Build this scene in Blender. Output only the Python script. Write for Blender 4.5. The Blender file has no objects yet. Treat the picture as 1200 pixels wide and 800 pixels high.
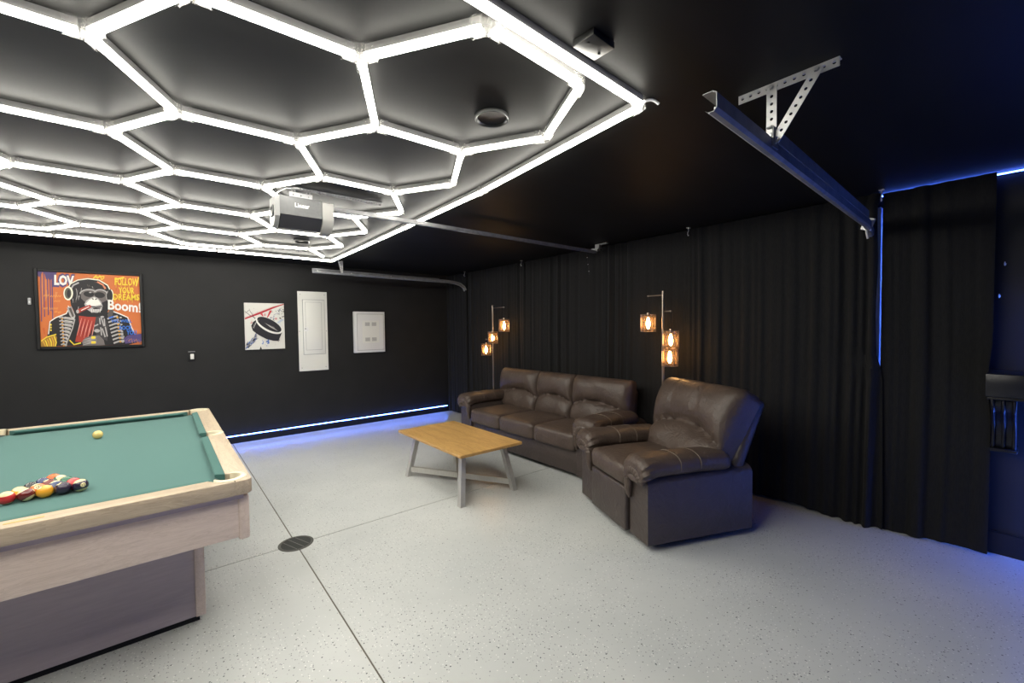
import bpy, bmesh, math, random
import numpy as np
from mathutils import Vector, Matrix
random.seed(4)
SC = bpy.context.scene
COL = SC.collection
PI = math.pi
H_CAM = 1.5

# ------------------------------------------------------------------ camera
yaw, pit, rol = (math.radians(a) for a in (50.69, -1.926, -0.687))
f = Vector((math.cos(yaw)*math.cos(pit), math.sin(yaw)*math.cos(pit), math.sin(pit)))
r = Vector((math.sin(yaw), -math.cos(yaw), 0)); u = r.cross(f)
r, u = math.cos(rol)*r + math.sin(rol)*u, -math.sin(rol)*r + math.cos(rol)*u
cam = bpy.data.cameras.new('camera'); camo = bpy.data.objects.new('camera', cam); COL.objects.link(camo)
cam.sensor_width = 36; cam.lens = 36*501.5/1200; cam.clip_start = .02
M = Matrix.Identity(4)
for i in range(3):
    M[i][0], M[i][1], M[i][2] = r[i], u[i], -f[i]
M.translation = Vector((0, 0, H_CAM)); camo.matrix_world = M
SC.camera = camo

# ------------------------------------------------------------------ world, exposure
w = bpy.data.worlds.new('world'); SC.world = w; w.use_nodes = True
w.node_tree.nodes['Background'].inputs[0].default_value = (.004, .004, .005, 1)
w.node_tree.nodes['Background'].inputs[1].default_value = 1
SC.view_settings.view_transform = 'Standard'; SC.view_settings.look = 'None'
SC.view_settings.exposure = 0; SC.view_settings.gamma = 1; SC.view_settings.use_curve_mapping = False
TUBE_POWER = 39.0          # radiance of the white light tubes
BLUE_POWER = 2.2           # scale of the blue strips
BULB_POWER = 58.0         # radiance of the filament bulbs

# ------------------------------------------------------------------ materials
def mat(name, col=(.5, .5, .5), rough=.5, metal=0, spec=.5, emit=None, estr=0, sheen=0, coat=0):
    m = bpy.data.materials.new(name); m.use_nodes = True
    b = m.node_tree.nodes['Principled BSDF']
    b.inputs['Base Color'].default_value = (*col, 1); b.inputs['Roughness'].default_value = rough
    b.inputs['Metallic'].default_value = metal; b.inputs['Specular IOR Level'].default_value = spec
    if sheen: b.inputs['Sheen Weight'].default_value = sheen
    if coat: b.inputs['Coat Weight'].default_value = coat; b.inputs['Coat Roughness'].default_value = .08
    if emit:
        b.inputs['Emission Color'].default_value = (*emit, 1); b.inputs['Emission Strength'].default_value = estr
    return m
def N(m, t, **k):
    n = m.node_tree.nodes.new(t)
    for a, v in k.items(): setattr(n, a, v)
    return n
def LK(m, a, b): m.node_tree.links.new(a, b)
def coords(m, scale=(1, 1, 1), kind='Object'):
    tc = N(m, 'ShaderNodeTexCoord'); mp = N(m, 'ShaderNodeMapping'); mp.inputs['Scale'].default_value = scale
    LK(m, tc.outputs[kind], mp.inputs['Vector']); return mp.outputs['Vector']
def noisy(m, c0, c1, scale=(1, 1, 1), ns=5, detail=4, bump=0, bdist=.01, lo=.3, hi=.7, rough=None, kind='Object'):
    """base colour that drifts between two tones, with fine relief"""
    b = m.node_tree.nodes['Principled BSDF']; v = coords(m, scale, kind)
    n = N(m, 'ShaderNodeTexNoise'); n.inputs['Scale'].default_value = ns; n.inputs['Detail'].default_value = detail
    LK(m, v, n.inputs['Vector'])
    rp = N(m, 'ShaderNodeValToRGB'); rp.color_ramp.elements[0].position = lo; rp.color_ramp.elements[1].position = hi
    rp.color_ramp.elements[0].color = (*c0, 1); rp.color_ramp.elements[1].color = (*c1, 1)
    LK(m, n.outputs['Fac'], rp.inputs['Fac']); LK(m, rp.outputs['Color'], b.inputs['Base Color'])
    if bump:
        bp = N(m, 'ShaderNodeBump'); bp.inputs['Strength'].default_value = bump; bp.inputs['Distance'].default_value = bdist
        LK(m, n.outputs['Fac'], bp.inputs['Height']); LK(m, bp.outputs['Normal'], b.inputs['Normal'])
    return m, rp, n, v

M_WALL = noisy(mat('black wall paint', rough=.62, spec=.25), (.0135, .0135, .0145), (.017, .017, .018), ns=3, bump=.02)[0]
M_CEIL = noisy(mat('black ceiling paint', rough=.5, spec=.10), (.0090, .0090, .0090), (.0130, .0130, .0127), (1, 3.5, 1), ns=1.6, detail=6, bump=.03, lo=.35, hi=.75)[0]
# black drape cloth
M_CURT = noisy(mat('black drape cloth', rough=.9, spec=.1, sheen=.04), (.012, .012, .013), (.017, .017, .0175), (40, 40, 6), ns=4, bump=.05, bdist=.002)[0]

# painted concrete with scattered chips
M_FLOOR = mat('grey flake floor paint', rough=.28, spec=.32)
def floor_nodes():
    m = M_FLOOR; b = m.node_tree.nodes['Principled BSDF']; v = coords(m)
    n1 = N(m, 'ShaderNodeTexNoise'); n1.inputs['Scale'].default_value = 1.6; n1.inputs['Detail'].default_value = 6
    LK(m, v, n1.inputs['Vector'])
    rp = N(m, 'ShaderNodeValToRGB')
    rp.color_ramp.elements[0].position = .32; rp.color_ramp.elements[0].color = (.50, .52, .515, 1)
    rp.color_ramp.elements[1].position = .7; rp.color_ramp.elements[1].color = (.575, .59, .58, 1)
    LK(m, n1.outputs['Fac'], rp.inputs['Fac'])
    cur = rp.outputs['Color']
    dn = N(m, 'ShaderNodeTexNoise'); dn.inputs['Scale'].default_value = 2.6; dn.inputs['Detail'].default_value = 3
    LK(m, v, dn.inputs['Vector'])
    for sc, size, keep, colr, off in ((42, .11, .695, (.78, .78, .76, 1), 0), (36, .10, .695, (.17, .18, .20, 1), 3.1),
                                      (17, .062, .72, (.07, .075, .09, 1), 7.7), (60, .12, .735, (.27, .28, .30, 1), 11.3)):
        mp = N(m, 'ShaderNodeVectorMath', operation='ADD'); mp.inputs[1].default_value = (off, off*1.7, 0); LK(m, v, mp.inputs[0])
        vo = N(m, 'ShaderNodeTexVoronoi'); vo.voronoi_dimensions = '2D'; vo.inputs['Scale'].default_value = sc
        LK(m, mp.outputs[0], vo.inputs['Vector'])
        lt = N(m, 'ShaderNodeMath', operation='LESS_THAN'); lt.inputs[1].default_value = size; LK(m, vo.outputs['Distance'], lt.inputs[0])
        sx = N(m, 'ShaderNodeSeparateColor'); LK(m, vo.outputs['Color'], sx.inputs[0])
        ad = N(m, 'ShaderNodeMath', operation='MULTIPLY_ADD'); ad.inputs[1].default_value = .7; LK(m, dn.outputs['Fac'], ad.inputs[0]); ad.inputs[2].default_value = 0
        ad2 = N(m, 'ShaderNodeMath', operation='MULTIPLY_ADD'); LK(m, sx.outputs[0], ad2.inputs[0]); ad2.inputs[1].default_value = .6; LK(m, ad.outputs[0], ad2.inputs[2])
        gt = N(m, 'ShaderNodeMath', operation='GREATER_THAN'); gt.inputs[1].default_value = keep+.085; LK(m, ad2.outputs[0], gt.inputs[0])
        mu = N(m, 'ShaderNodeMath', operation='MULTIPLY'); LK(m, lt.outputs[0], mu.inputs[0]); LK(m, gt.outputs[0], mu.inputs[1])
        mx = N(m, 'ShaderNodeMix', data_type='RGBA'); LK(m, mu.outputs[0], mx.inputs[0]); LK(m, cur, mx.inputs[6]); mx.inputs[7].default_value = colr
        cur = mx.outputs[2]
    LK(m, cur, b.inputs['Base Color'])
    n2 = N(m, 'ShaderNodeTexNoise'); n2.inputs['Scale'].default_value = 9; n2.inputs['Detail'].default_value = 5
    LK(m, v, n2.inputs['Vector'])
    bp = N(m, 'ShaderNodeBump'); bp.inputs['Strength'].default_value = .12; bp.inputs['Distance'].default_value = .02
    LK(m, n2.outputs['Fac'], bp.inputs['Height']); LK(m, bp.outputs['Normal'], b.inputs['Normal'])
floor_nodes()
M_JOINT = mat('dirty joint', (.13, .115, .095), .9)

def wood(name, c0, c1, grain=(1, 14, 14), rough=.45, ring=3.0):
    m = mat(name, rough=rough, spec=.4); b = m.node_tree.nodes['Principled BSDF']; v = coords(m, grain)
    n = N(m, 'ShaderNodeTexNoise'); n.inputs['Scale'].default_value = ring; n.inputs['Detail'].default_value = 7; n.inputs['Distortion'].default_value = .8
    LK(m, v, n.inputs['Vector'])
    wv = N(m, 'ShaderNodeMath', operation='MULTIPLY'); wv.inputs[1].default_value = 9; LK(m, n.outputs['Fac'], wv.inputs[0])
    fr = N(m, 'ShaderNodeMath', operation='FRACT'); LK(m, wv.outputs[0], fr.inputs[0])
    mxx = N(m, 'ShaderNodeMath', operation='MULTIPLY_ADD'); LK(m, fr.outputs[0], mxx.inputs[0]); mxx.inputs[1].default_value = .45
    LK(m, n.outputs['Fac'], mxx.inputs[2])
    rp = N(m, 'ShaderNodeValToRGB'); rp.color_ramp.elements[0].position = .35; rp.color_ramp.elements[1].position = .9
    rp.color_ramp.elements[0].color = (*c0, 1); rp.color_ramp.elements[1].color = (*c1, 1)
    LK(m, mxx.outputs[0], rp.inputs['Fac']); LK(m, rp.outputs['Color'], b.inputs['Base Color'])
    bp = N(m, 'ShaderNodeBump'); bp.inputs['Strength'].default_value = .05; LK(m, fr.outputs[0], bp.inputs['Height']); LK(m, bp.outputs['Normal'], b.inputs['Normal'])
    return m
M_OAKX = wood('bleached oak along x', (.60, .475, .395), (.72, .59, .505), (1.5, 16, 16))
M_OAKY = wood('bleached oak along y', (.60, .475, .395), (.72, .59, .505), (16, 1.5, 16))
M_RAILX = wood('direct-lit oak along x', (.37, .295, .21), (.50, .405, .295), (1.5, 14, 14), ring=2.2)  # same oak as the apron, colour shifted for the direct tube light
M_RAILY = wood('direct-lit oak along y', (.37, .295, .21), (.50, .405, .295), (14, 1.5, 14), ring=2.2)
M_BASE = noisy(mat('mauve grey laminate', rough=.5), (.41, .345, .355), (.455, .385, .395), (2, 2, 20), ns=4)[0]
M_GROOVE = mat('mauve groove', (.42, .35, .39), .6)
M_TABLE = wood('honey oak top', (.34, .19, .06), (.50, .30, .105), (9, .9, 9), .42, 2.2)
M_FELT = noisy(mat('green billiard cloth', rough=.95, spec=.1, sheen=.15), (.068, .156, .145), (.076, .170, .158), (1, 1, 1), ns=400, bump=.1, bdist=.001)[0]
M_CUSH = noisy(mat('green cushion cloth', rough=.95, spec=.1, sheen=.1), (.058, .143, .130), (.065, .155, .140), ns=400)[0]
M_POCKET = mat('cream pocket plastic', (.74, .66, .49), .3)
M_DARK = mat('dark void', (.012, .012, .013), .8)
M_BRASS = mat('brass inlay', (.55, .40, .16), .4, .3)
M_BLACK = mat('black plastic', (.010, .010, .011), .5, spec=.25)
M_BLACKGLOSS = mat('black gloss paint', (.009, .010, .016), .3, spec=.35)
M_STEEL = noisy(mat('galvanised steel', rough=.34, metal=1), (.42, .43, .45), (.62, .63, .65), ns=25)[0]
M_STEELB = noisy(mat('bright perforated steel', rough=.45, metal=.55), (.55, .55, .56), (.7, .7, .7), ns=25)[0]
M_SILVER = noisy(mat('brushed silver paint', rough=.42, metal=.35), (.42, .41, .385), (.50, .49, .46), (30, 30, 3), ns=6)[0]
M_NICKEL = mat('lamp bronze nickel', (.33, .27, .22), .35, .9)
M_TRACK = noisy(mat('dull zinc track', rough=.5, metal=.45), (.20, .205, .215), (.29, .295, .305), ns=18)[0]
M_RAIL = noisy(mat('dull rail steel', rough=.5, metal=.4), (.14, .14, .145), (.22, .22, .225), ns=25)[0]
M_WHITE = mat('white enamel', (.74, .74, .71), .4)
M_WHITE2 = mat('white plastic cover', (.70, .70, .71), .3)
M_GREYSLOT = mat('grey vent slot', (.33, .33, .34), .6)
M_HOUSING = mat('grey tube housing', (.16, .158, .155), .5)
M_TUBE = mat('lit tube diffuser', (.9, .9, .9), .4, emit=(1.0, .965, .86), estr=TUBE_POWER)
M_BULB = mat('lit filament bulb', (.9, .8, .6), .3, emit=(1.0, .60, .25), estr=BULB_POWER)
M_BLUE = mat('lit blue strip', (.5, .6, .8), .4, emit=(.075, .20, 1.0), estr=22*BLUE_POWER)
M_BLUEC = mat('lit cool blue strip', (.5, .6, .8), .4, emit=(.07, .17, 1.0), estr=11*BLUE_POWER)
# clear plastic clip
M_CLEAR = bpy.data.materials.new('clear plastic clip'); M_CLEAR.use_nodes = True
def clear_nodes(m, f=.24, tint=(1, 1, 1), col=(.9, .88, .84), rough=.08):
    nt = m.node_tree; nt.nodes.remove(nt.nodes['Principled BSDF']); out = nt.nodes['Material Output']
    tr = N(m, 'ShaderNodeBsdfTransparent'); tr.inputs[0].default_value = (*tint, 1)
    pr = N(m, 'ShaderNodeBsdfPrincipled'); pr.inputs['Base Color'].default_value = (*col, 1); pr.inputs['Roughness'].default_value = rough
    mx = N(m, 'ShaderNodeMixShader'); mx.inputs[0].default_value = f
    LK(m, tr.outputs[0], mx.inputs[1]); LK(m, pr.outputs[0], mx.inputs[2]); LK(m, mx.outputs[0], out.inputs['Surface'])
clear_nodes(M_CLEAR, .10, (1, 1, 1), (.6, .59, .57))
M_AMBER = bpy.data.materials.new('smoked amber glass'); M_AMBER.use_nodes = True
clear_nodes(M_AMBER, .07, (1, .93, .84), (.5, .38, .28), .1)
# leather
def leather(name, c0, c1):
    m, rp, n, v = noisy(mat(name, rough=.43, spec=.42), c0, c1, ns=7, detail=5, lo=.3, hi=.75)
    b = m.node_tree.nodes['Principled BSDF']
    vo = N(m, 'ShaderNodeTexVoronoi'); vo.inputs['Scale'].default_value = 240; LK(m, v, vo.inputs['Vector'])
    n2 = N(m, 'ShaderNodeTexNoise'); n2.inputs['Scale'].default_value = 14; n2.inputs['Detail'].default_value = 4; n2.inputs['Distortion'].default_value = 1.2; LK(m, v, n2.inputs['Vector'])
    b1 = N(m, 'ShaderNodeBump'); b1.inputs['Strength'].default_value = .12; b1.inputs['Distance'].default_value = .002; LK(m, vo.outputs['Distance'], b1.inputs['Height'])
    b2 = N(m, 'ShaderNodeBump'); b2.inputs['Strength'].default_value = .38; b2.inputs['Distance'].default_value = .02; LK(m, n2.outputs['Fac'], b2.inputs['Height'])
    LK(m, b1.outputs['Normal'], b2.inputs['Normal']); LK(m, b2.outputs['Normal'], b.inputs['Normal'])
    return m
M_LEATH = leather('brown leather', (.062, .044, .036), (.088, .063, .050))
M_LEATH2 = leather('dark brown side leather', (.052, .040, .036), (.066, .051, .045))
M_STITCH = mat('tan stitching', (.16, .125, .10), .7)

# ------------------------------------------------------------------ mesh helpers
class MB:
    def __init__(self): self.v = []; self.f = []; self.m = []
    def add(self, vs, fs, mi=0, M=None):
        o = len(self.v)
        self.v += [tuple(M @ Vector(p)) if M else tuple(p) for p in vs]
        self.f += [tuple(i+o for i in fc) for fc in fs]; self.m += [mi]*len(fs); return self
    def box(self, c, s, mi=0, M=None):
        x, y, z = c; a, b, d = (t/2 for t in s)
        vs = [(x+i*a, y+j*b, z+k*d) for i in (-1, 1) for j in (-1, 1) for k in (-1, 1)]
        return self.add(vs, [(0, 1, 3, 2), (4, 6, 7, 5), (0, 4, 5, 1), (2, 3, 7, 6), (0, 2, 6, 4), (1, 5, 7, 3)], mi, M)
    def rbox(self, c, s, rad=.01, seg=2, mi=0, M=None):
        bm = bmesh.new(); bmesh.ops.create_cube(bm, size=1)
        for v in bm.verts: v.co = Vector((v.co.x*s[0]+c[0], v.co.y*s[1]+c[1], v.co.z*s[2]+c[2]))
        bmesh.ops.bevel(bm, geom=bm.edges[:], offset=min(rad, min(s)*.49), segments=seg, profile=.5, affect='EDGES')
        bm.verts.index_update()
        self.add([v.co[:] for v in bm.verts], [[v.index for v in fc.verts] for fc in bm.faces], mi, M); bm.free(); return self
    def prism(self, poly, z0, z1, mi=0, M=None):
        n = len(poly); vs = [(x, y, z0) for x, y in poly]+[(x, y, z1) for x, y in poly]
        return self.add(vs, [tuple(range(n-1, -1, -1)), tuple(range(n, 2*n))]+[(i, (i+1) % n, n+(i+1) % n, n+i) for i in range(n)], mi, M)
    def tube(self, path, rad, n=8, mi=0, M=None, cap=True, closed=False):
        P = [Vector(p) for p in path]; k = len(P); R = rad if isinstance(rad, (list, tuple)) else [rad]*k
        vs = []; fs = []; ref = None
        for i in range(k):
            a = P[(i-1) % k] if closed or i > 0 else P[i]; b = P[(i+1) % k] if closed or i < k-1 else P[i]
            t = (b-a).normalized()
            if ref is None: ref = Vector((0, 0, 1)) if abs(t.z) < .9 else Vector((1, 0, 0))
            x = ref - t*ref.dot(t)
            if x.length < 1e-6: x = t.orthogonal()
            x.normalize(); ref = x; y = t.cross(x)
            for j in range(n):
                th = 2*PI*j/n; vs.append(P[i]+(x*math.cos(th)+y*math.sin(th))*R[i])
        for i in range(k if closed else k-1):
            for j in range(n):
                i2 = (i+1) % k
                fs.append((i*n+j, i*n+(j+1) % n, i2*n+(j+1) % n, i2*n+j))
        if cap and not closed: fs += [tuple(range(n-1, -1, -1)), tuple((k-1)*n+j for j in range(n))]
        return self.add(vs, fs, mi, M)
    def lathe(self, prof, n=24, c=(0, 0, 0), mi=0, M=None):
        vs = []; fs = []; k = len(prof)
        for rr, z in prof:
            for j in range(n): vs.append((c[0]+rr*math.cos(2*PI*j/n), c[1]+rr*math.sin(2*PI*j/n), c[2]+z))
        for i in range(k-1):
            for j in range(n): fs.append((i*n+j, i*n+(j+1) % n, (i+1)*n+(j+1) % n, (i+1)*n+j))
        if prof[0][0] > 1e-6: fs.append(tuple(range(n-1, -1, -1)))
        if prof[-1][0] > 1e-6: fs.append(tuple((k-1)*n+j for j in range(n)))
        return self.add(vs, fs, mi, M)
    def grid(self, nu, nv, fn, mi=0, M=None):
        vs = [fn(i/(nu-1), j/(nv-1)) for j in range(nv) for i in range(nu)]
        return self.add(vs, [(j*nu+i, j*nu+i+1, (j+1)*nu+i+1, (j+1)*nu+i) for j in range(nv-1) for i in range(nu-1)], mi, M)
    def build(self, name, mats, parent=None, smooth=40, merge=False):
        me = bpy.data.meshes.new(name); me.from_pydata(self.v, [], self.f)
        for mm in (mats if isinstance(mats, (list, tuple)) else [mats]): me.materials.append(mm)
        me.polygons.foreach_set('material_index', self.m)
        bm = bmesh.new(); bm.from_mesh(me)
        if merge: bmesh.ops.remove_doubles(bm, verts=bm.verts[:], dist=1e-5)
        bmesh.ops.recalc_face_normals(bm, faces=bm.faces[:]); bm.to_mesh(me); bm.free()
        if smooth:
            me.polygons.foreach_set('use_smooth', [True]*len(me.polygons)); me.set_sharp_from_angle(angle=math.radians(smooth))
        me.update()
        o = bpy.data.objects.new(name, me); COL.objects.link(o)
        if parent is not None: o.parent = parent
        return o
def tag(o, label, cat, group=None, kind=None):
    o['label'] = label; o['category'] = cat
    if group: o['group'] = group
    if kind: o['kind'] = kind
    return o
def empty(name, loc, rz=0, label=None, cat=None, group=None):
    o = bpy.data.objects.new(name, None); COL.objects.link(o); o.empty_display_size = .1
    o.location = loc; o.rotation_euler = (0, 0, rz)
    if label: tag(o, label, cat, group)
    return o
def part(parent, name, mb, m, smooth=40, label=None, merge=False):
    o = mb.build(name, m, parent, smooth, merge)
    if label: o['label'] = label
    return o
def share(src, parent, name=None, loc=None, rot=None):
    c = src.copy(); COL.objects.link(c); c.parent = parent
    if name: c.name = name
    if loc is not None: c.location = loc
    if rot is not None: c.rotation_euler = rot
    return c
def struct(name, mb, m, parent=None, smooth=0, label=None):
    o = mb.build(name, m, parent, smooth); o['kind'] = 'structure'
    if label: o['label'] = label
    return o
def text_polys(s, bold=.0, res=3):
    """outline text as (verts, faces) in its own plane, width normalised by caller"""
    c = bpy.data.curves.new('t', 'FONT'); c.body = s; c.offset = bold; c.resolution_u = res
    o = bpy.data.objects.new('t', c); COL.objects.link(o)
    dg = bpy.context.evaluated_depsgraph_get(); me = bpy.data.meshes.new_from_object(o.evaluated_get(dg))
    vs = [tuple(v.co[:2]) for v in me.vertices]; fs = [tuple(p.vertices) for p in me.polygons]
    bpy.data.objects.remove(o); bpy.data.curves.remove(c); bpy.data.meshes.remove(me)
    return vs, fs

# ================================================================== STRUCTURE
YW, XW, XL, YF, ZC = 6.71, 4.14, -2.75, -.82, 2.4365
JX, JY = .686, 3.25        # the two saw-cut joints that cross at the drain
fl = struct('floor', MB().box(((XL+XW)/2, (YF+YW)/2, -.053), (XW-XL+.2, YW-YF+.2, .1)), M_JOINT, label='painted concrete slab with sawn joints')
JA = .012                  # the long joint leans a touch
def slab(x0, x1, y0, y1):
    o = MB().rbox(((x0+x1)/2, (y0+y1)/2, -.005), (x1-x0, y1-y0, .01), .0012, 1).build('floor_slab', M_FLOOR, fl, 0); return o
g = .0036
for a, b in ((XL, JX-g), (JX+g, XW)):
    for c, d in ((YF, JY-g), (JY+g, YW)):
        slab(a, b, c, d)
struct('ceiling', MB().box(((XL+XW)/2, (YF+YW)/2, ZC+.05), (XW-XL+.2, YW-YF+.2, .1)), M_CEIL, label='flat black painted ceiling')
struct('wall_back', MB().box(((XL+XW)/2, YW+.05, ZC/2), (XW-XL+.2, .1, ZC)), M_WALL, label='black wall with the two pictures')
struct('wall_right', MB().box((XW+.05, (YF+YW)/2, ZC/2), (.1, YW-YF, ZC)), M_WALL, label='black wall behind the drapes')
struct('wall_left', MB().box((XL-.05, (YF+YW)/2, ZC/2), (.1, YW-YF, ZC)), M_WALL)
struct('wall_front', MB().box(((XL+XW)/2, YF-.05, ZC/2), (XW-XL+.2, .1, ZC)), M_WALL)
struct('baseboard_back', MB().rbox(((XL+3.98)/2, YW-.008, .045), (3.98-XL, .016, .09), .003, 1), M_BLACK, label='black baseboard under the light strip')
struct('baseboard_right', MB().rbox((XW-.009, -.32, .072), (.018, .98, .144), .004, 1), M_BLACKGLOSS, label='glossy black baseboard at the right edge')
# pale door frame behind the drapes, seen through the slit
struct('trim_1', MB().rbox((XW-.03, .81, 1.17), (.06, .18, 2.34), .004, 1), mat('pale door frame paint', (.55, .56, .60), .6), label='pale door frame behind the gap in the drapes')

# ================================================================== HEXAGON LIGHT GRID
ZT = 2.405
MEAS = {(-5, 1): (-0.144, 1.83), (-4, 2): (0.074, 2.265), (-5, 3): (-0.15, 2.642), (-2, 0): (0.541, 1.436), (-2, 2): (0.535, 2.257), (-1, -1): (0.787, 1.056), (-1, 1): (0.767, 1.879), (1, -1): (1.241, 1.09), (2, 0): (1.447, 1.492), (1, 1): (1.22, 1.88), (2, 2): (1.446, 2.331), (1, 3): (1.219, 2.716), (2, 4): (1.474, 3.13), (1, 5): (1.224, 3.494), (-7, 5): (-0.595, 3.46), (-5, 5): (-0.144, 3.476), (-4, 4): (0.072, 3.089), (-7, 7): (-0.548, 4.287), (-8, 8): (-0.753, 4.612), (-5, 7): (-0.094, 4.253), (-4, 6): (0.125, 3.884), (-7, 9): (-0.509, 5.072), (-8, 10): (-0.751, 5.457), (-5, 9): (-0.067, 5.078), (-4, 8): (0.148, 4.701), (-4, 10): (0.195, 5.562), (-2, 4): (0.526, 3.091), (-1, 3): (0.761, 2.701), (-2, 6): (0.579, 3.922), (-1, 7): (0.824, 4.365), (-2, 8): (0.599, 4.748), (-1, 9): (0.853, 5.2), (-2, 10): (0.649, 5.561), (1, 7): (1.271, 4.351), (2, 6): (1.501, 3.954), (1, 9): (1.312, 5.149), (2, 8): (1.545, 4.772)}
def vert(k):
    if k in MEAS: return Vector((*MEAS[k], 0))
    a, b = k[0]/2, k[1]*3**.5/2
    return Vector((.9977+.4589*a-.0056*b+.0022*b*b, 1.4743+.0164*a+.4713*b+.0004*b*b+.0015*a*b, 0))
grid = empty('hexagon_light_grid', (0, 0, 0), 0, 'white glowing hexagon tube light grid with a straight border, on the black ceiling', 'ceiling light')
edges = set()
RING = [(-2, 0), (-1, -1), (1, -1), (2, 0), (1, 1), (-1, 1)]
for c in range(0, -5, -1):
    for k in range(5):
        ctr = (3*c, 2*k+(c % 2))
        vs = [(ctr[0]+a, ctr[1]+b) for a, b in RING]
        for i in range(6): edges.add(tuple(sorted((vs[i], vs[(i+1) % 6]))))
nb = {}
for a, b in edges: nb.setdefault(a, []).append(b); nb.setdefault(b, []).append(a)
segs = [(vert(a), vert(b), .022, .022) for a, b in sorted(edges)]
segs.append((vert((1, 9)), Vector((1.575, 5.60, 0)), .022, 0))            # loose stub at the far end
NB0, NB1 = Vector((-2.15, .845, 0)), Vector((1.553, 1.036, 0))
FB0, FB1 = Vector((-2.0, 5.72, 0)), Vector((1.768, 5.893, 0))
def bar(a, b, n, out):
    for i in range(n):
        out.append((a.lerp(b, i/n), a.lerp(b, (i+1)/n), .014, .014))
bars = []
bar(NB0, NB1, 3, bars); bar(FB0, FB1, 3, bars); bar(NB0, FB0, 4, bars)
RB = [NB1, Vector((1.676, 2.345, 0)), Vector((1.715, 3.55, 0)), Vector((1.745, 4.72, 0)), FB1]
for a, b in zip(RB, RB[1:]): bars.append((a, b, .014, .014))
def tube_frame(a, b):
    d = (b-a); d.normalize(); n = Vector((-d.y, d.x, 0)); return d, n
def light_tube(a, b, ia, ib):
    d, n = tube_frame(a, b); p, q = a+d*ia, b-d*ib
    hb = MB(); w = .0105
    hs = [p-n*w, p+n*w, q+n*w, q-n*w]
    vs = [(x.x, x.y, ZT+.0005) for x in hs]+[(x.x, x.y, ZT+.029) for x in hs]
    hb.add(vs, [(3, 2, 1, 0), (4, 5, 6, 7), (0, 1, 5, 4), (1, 2, 6, 5), (2, 3, 7, 6), (3, 0, 4, 7)])
    h = hb.build('light_tube', M_HOUSING, grid, 0)
    db = MB(); prof = [(-.0135, .001), (-.013, -.009), (-.008, -.0155), (0, -.0175), (.008, -.0155), (.013, -.009), (.0135, .001)]
    vs = []
    for e in (p, q):
        for s, z in prof: vs.append((e.x+n.x*s, e.y+n.y*s, ZT+z))
    k = len(prof)
    db.add(vs, [(i, i+1, k+i+1, k+i) for i in range(k-1)]+[tuple(range(k-1, -1, -1)), tuple(range(k, 2*k)), (0, k, 2*k-1, k-1)])
    db.build('diffuser', M_TUBE, h, 40)
for s in segs+bars: light_tube(*s)
def connector(pt, dirs):
    b = MB()
    b.lathe([(.012, -.022), (.014, -.02), (.014, .03), (.012, .032)], 8, (pt.x, pt.y, ZT))
    for d in dirs:
        n = Vector((-d.y, d.x, 0)); L, w0 = .055, .0165
        for s in (-1, 1):
            vs = []
            for t in (.012, L):
                for (off, z) in ((w0, -.020), (w0, .032), (w0-.002, .032), (w0-.002, -.020)):
                    x = pt+d*t+n*s*off; vs.append((x.x, x.y, ZT+z))
            b.add(vs, [(0, 1, 2, 3), (7, 6, 5, 4), (0, 4, 5, 1), (1, 5, 6, 2), (2, 6, 7, 3), (3, 7, 4, 0)])
        for t in (.016, L):                                    # cross straps over and under the tube
            for z in (-.0215,):
                vs = []
                for tt in (t-.003, t+.003):
                    for off, zz in ((-w0, z), (w0, z), (w0, z+.003), (-w0, z+.003)):
                        x = pt+d*tt+n*off; vs.append((x.x, x.y, ZT+zz))
                b.add(vs, [(0, 1, 2, 3), (7, 6, 5, 4), (0, 4, 5, 1), (1, 5, 6, 2), (2, 6, 7, 3), (3, 7, 4, 0)])
    b.build('connector', M_CLEAR, grid, 40)
for k in sorted(nb):
    p = vert(k); ds = [(vert(j)-p).normalized() for j in nb[k]]
    if k == (1, 9): ds.append((Vector((1.575, 5.60, 0))-p).normalized())
    connector(p, ds)
bp = {}
for a, b, _, _ in bars:
    for p, q in ((a, b), (b, a)): bp.setdefault((round(p.x, 3), round(p.y, 3)), [p, []])[1].append((q-p).normalized())
for p, ds in bp.values(): connector(p, ds)
# feed lead curling off the near corner
cz = [(1.553+.01*math.cos(t)+.075*t/2, 1.036-.002-.012*t, 2.42+.012*math.sin(1.4*t)) for t in np.linspace(0, 2.2, 12)]
part(grid, 'feed_cable', MB().tube(cz, .006, 8), M_WHITE, label='short white lead at the near right corner')

# ================================================================== CEILING FIXTURES
def can(x, y, label):
    o = empty('ceiling_speaker', (x, y, ZC), 0, label, 'ceiling vent', 'round ceiling fixtures')
    part(o, 'rim', MB().lathe([(.062, -.001), (.076, -.001), (.0755, -.014), (.073, -.017), (.069, -.0155), (.064, -.006)], 32), mat('dark rim paint', (.016, .016, .016), .3))
    part(o, 'plate', MB().lathe([(.0, -.003), (.063, -.003), (.063, -.001), (.0, -.001)], 32), M_BLACK)
    return o
can(1.165, 1.545, 'round black ceiling fixture inside the nearest full hexagon')
can(1.175, 4.92, 'round dark ceiling fixture inside a far hexagon, below the opener')
jb = empty('junction_box_cover', (1.128, .935, ZC), math.radians(2), 'square black ceiling box cover just outside the lit border', 'box')
part(jb, 'cover', MB().rbox((0, 0, -.0125), (.112, .085, .023), .003, 2), mat('satin black cover', (.013, .013, .013), .4))
for s in (-1, 1): part(jb, 'screw', MB().lathe([(0, -.027), (.004, -.0265), (.005, -.0235), (.005, -.022)], 8, (s*.036, s*.006, 0)), M_BLACK)

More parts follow.
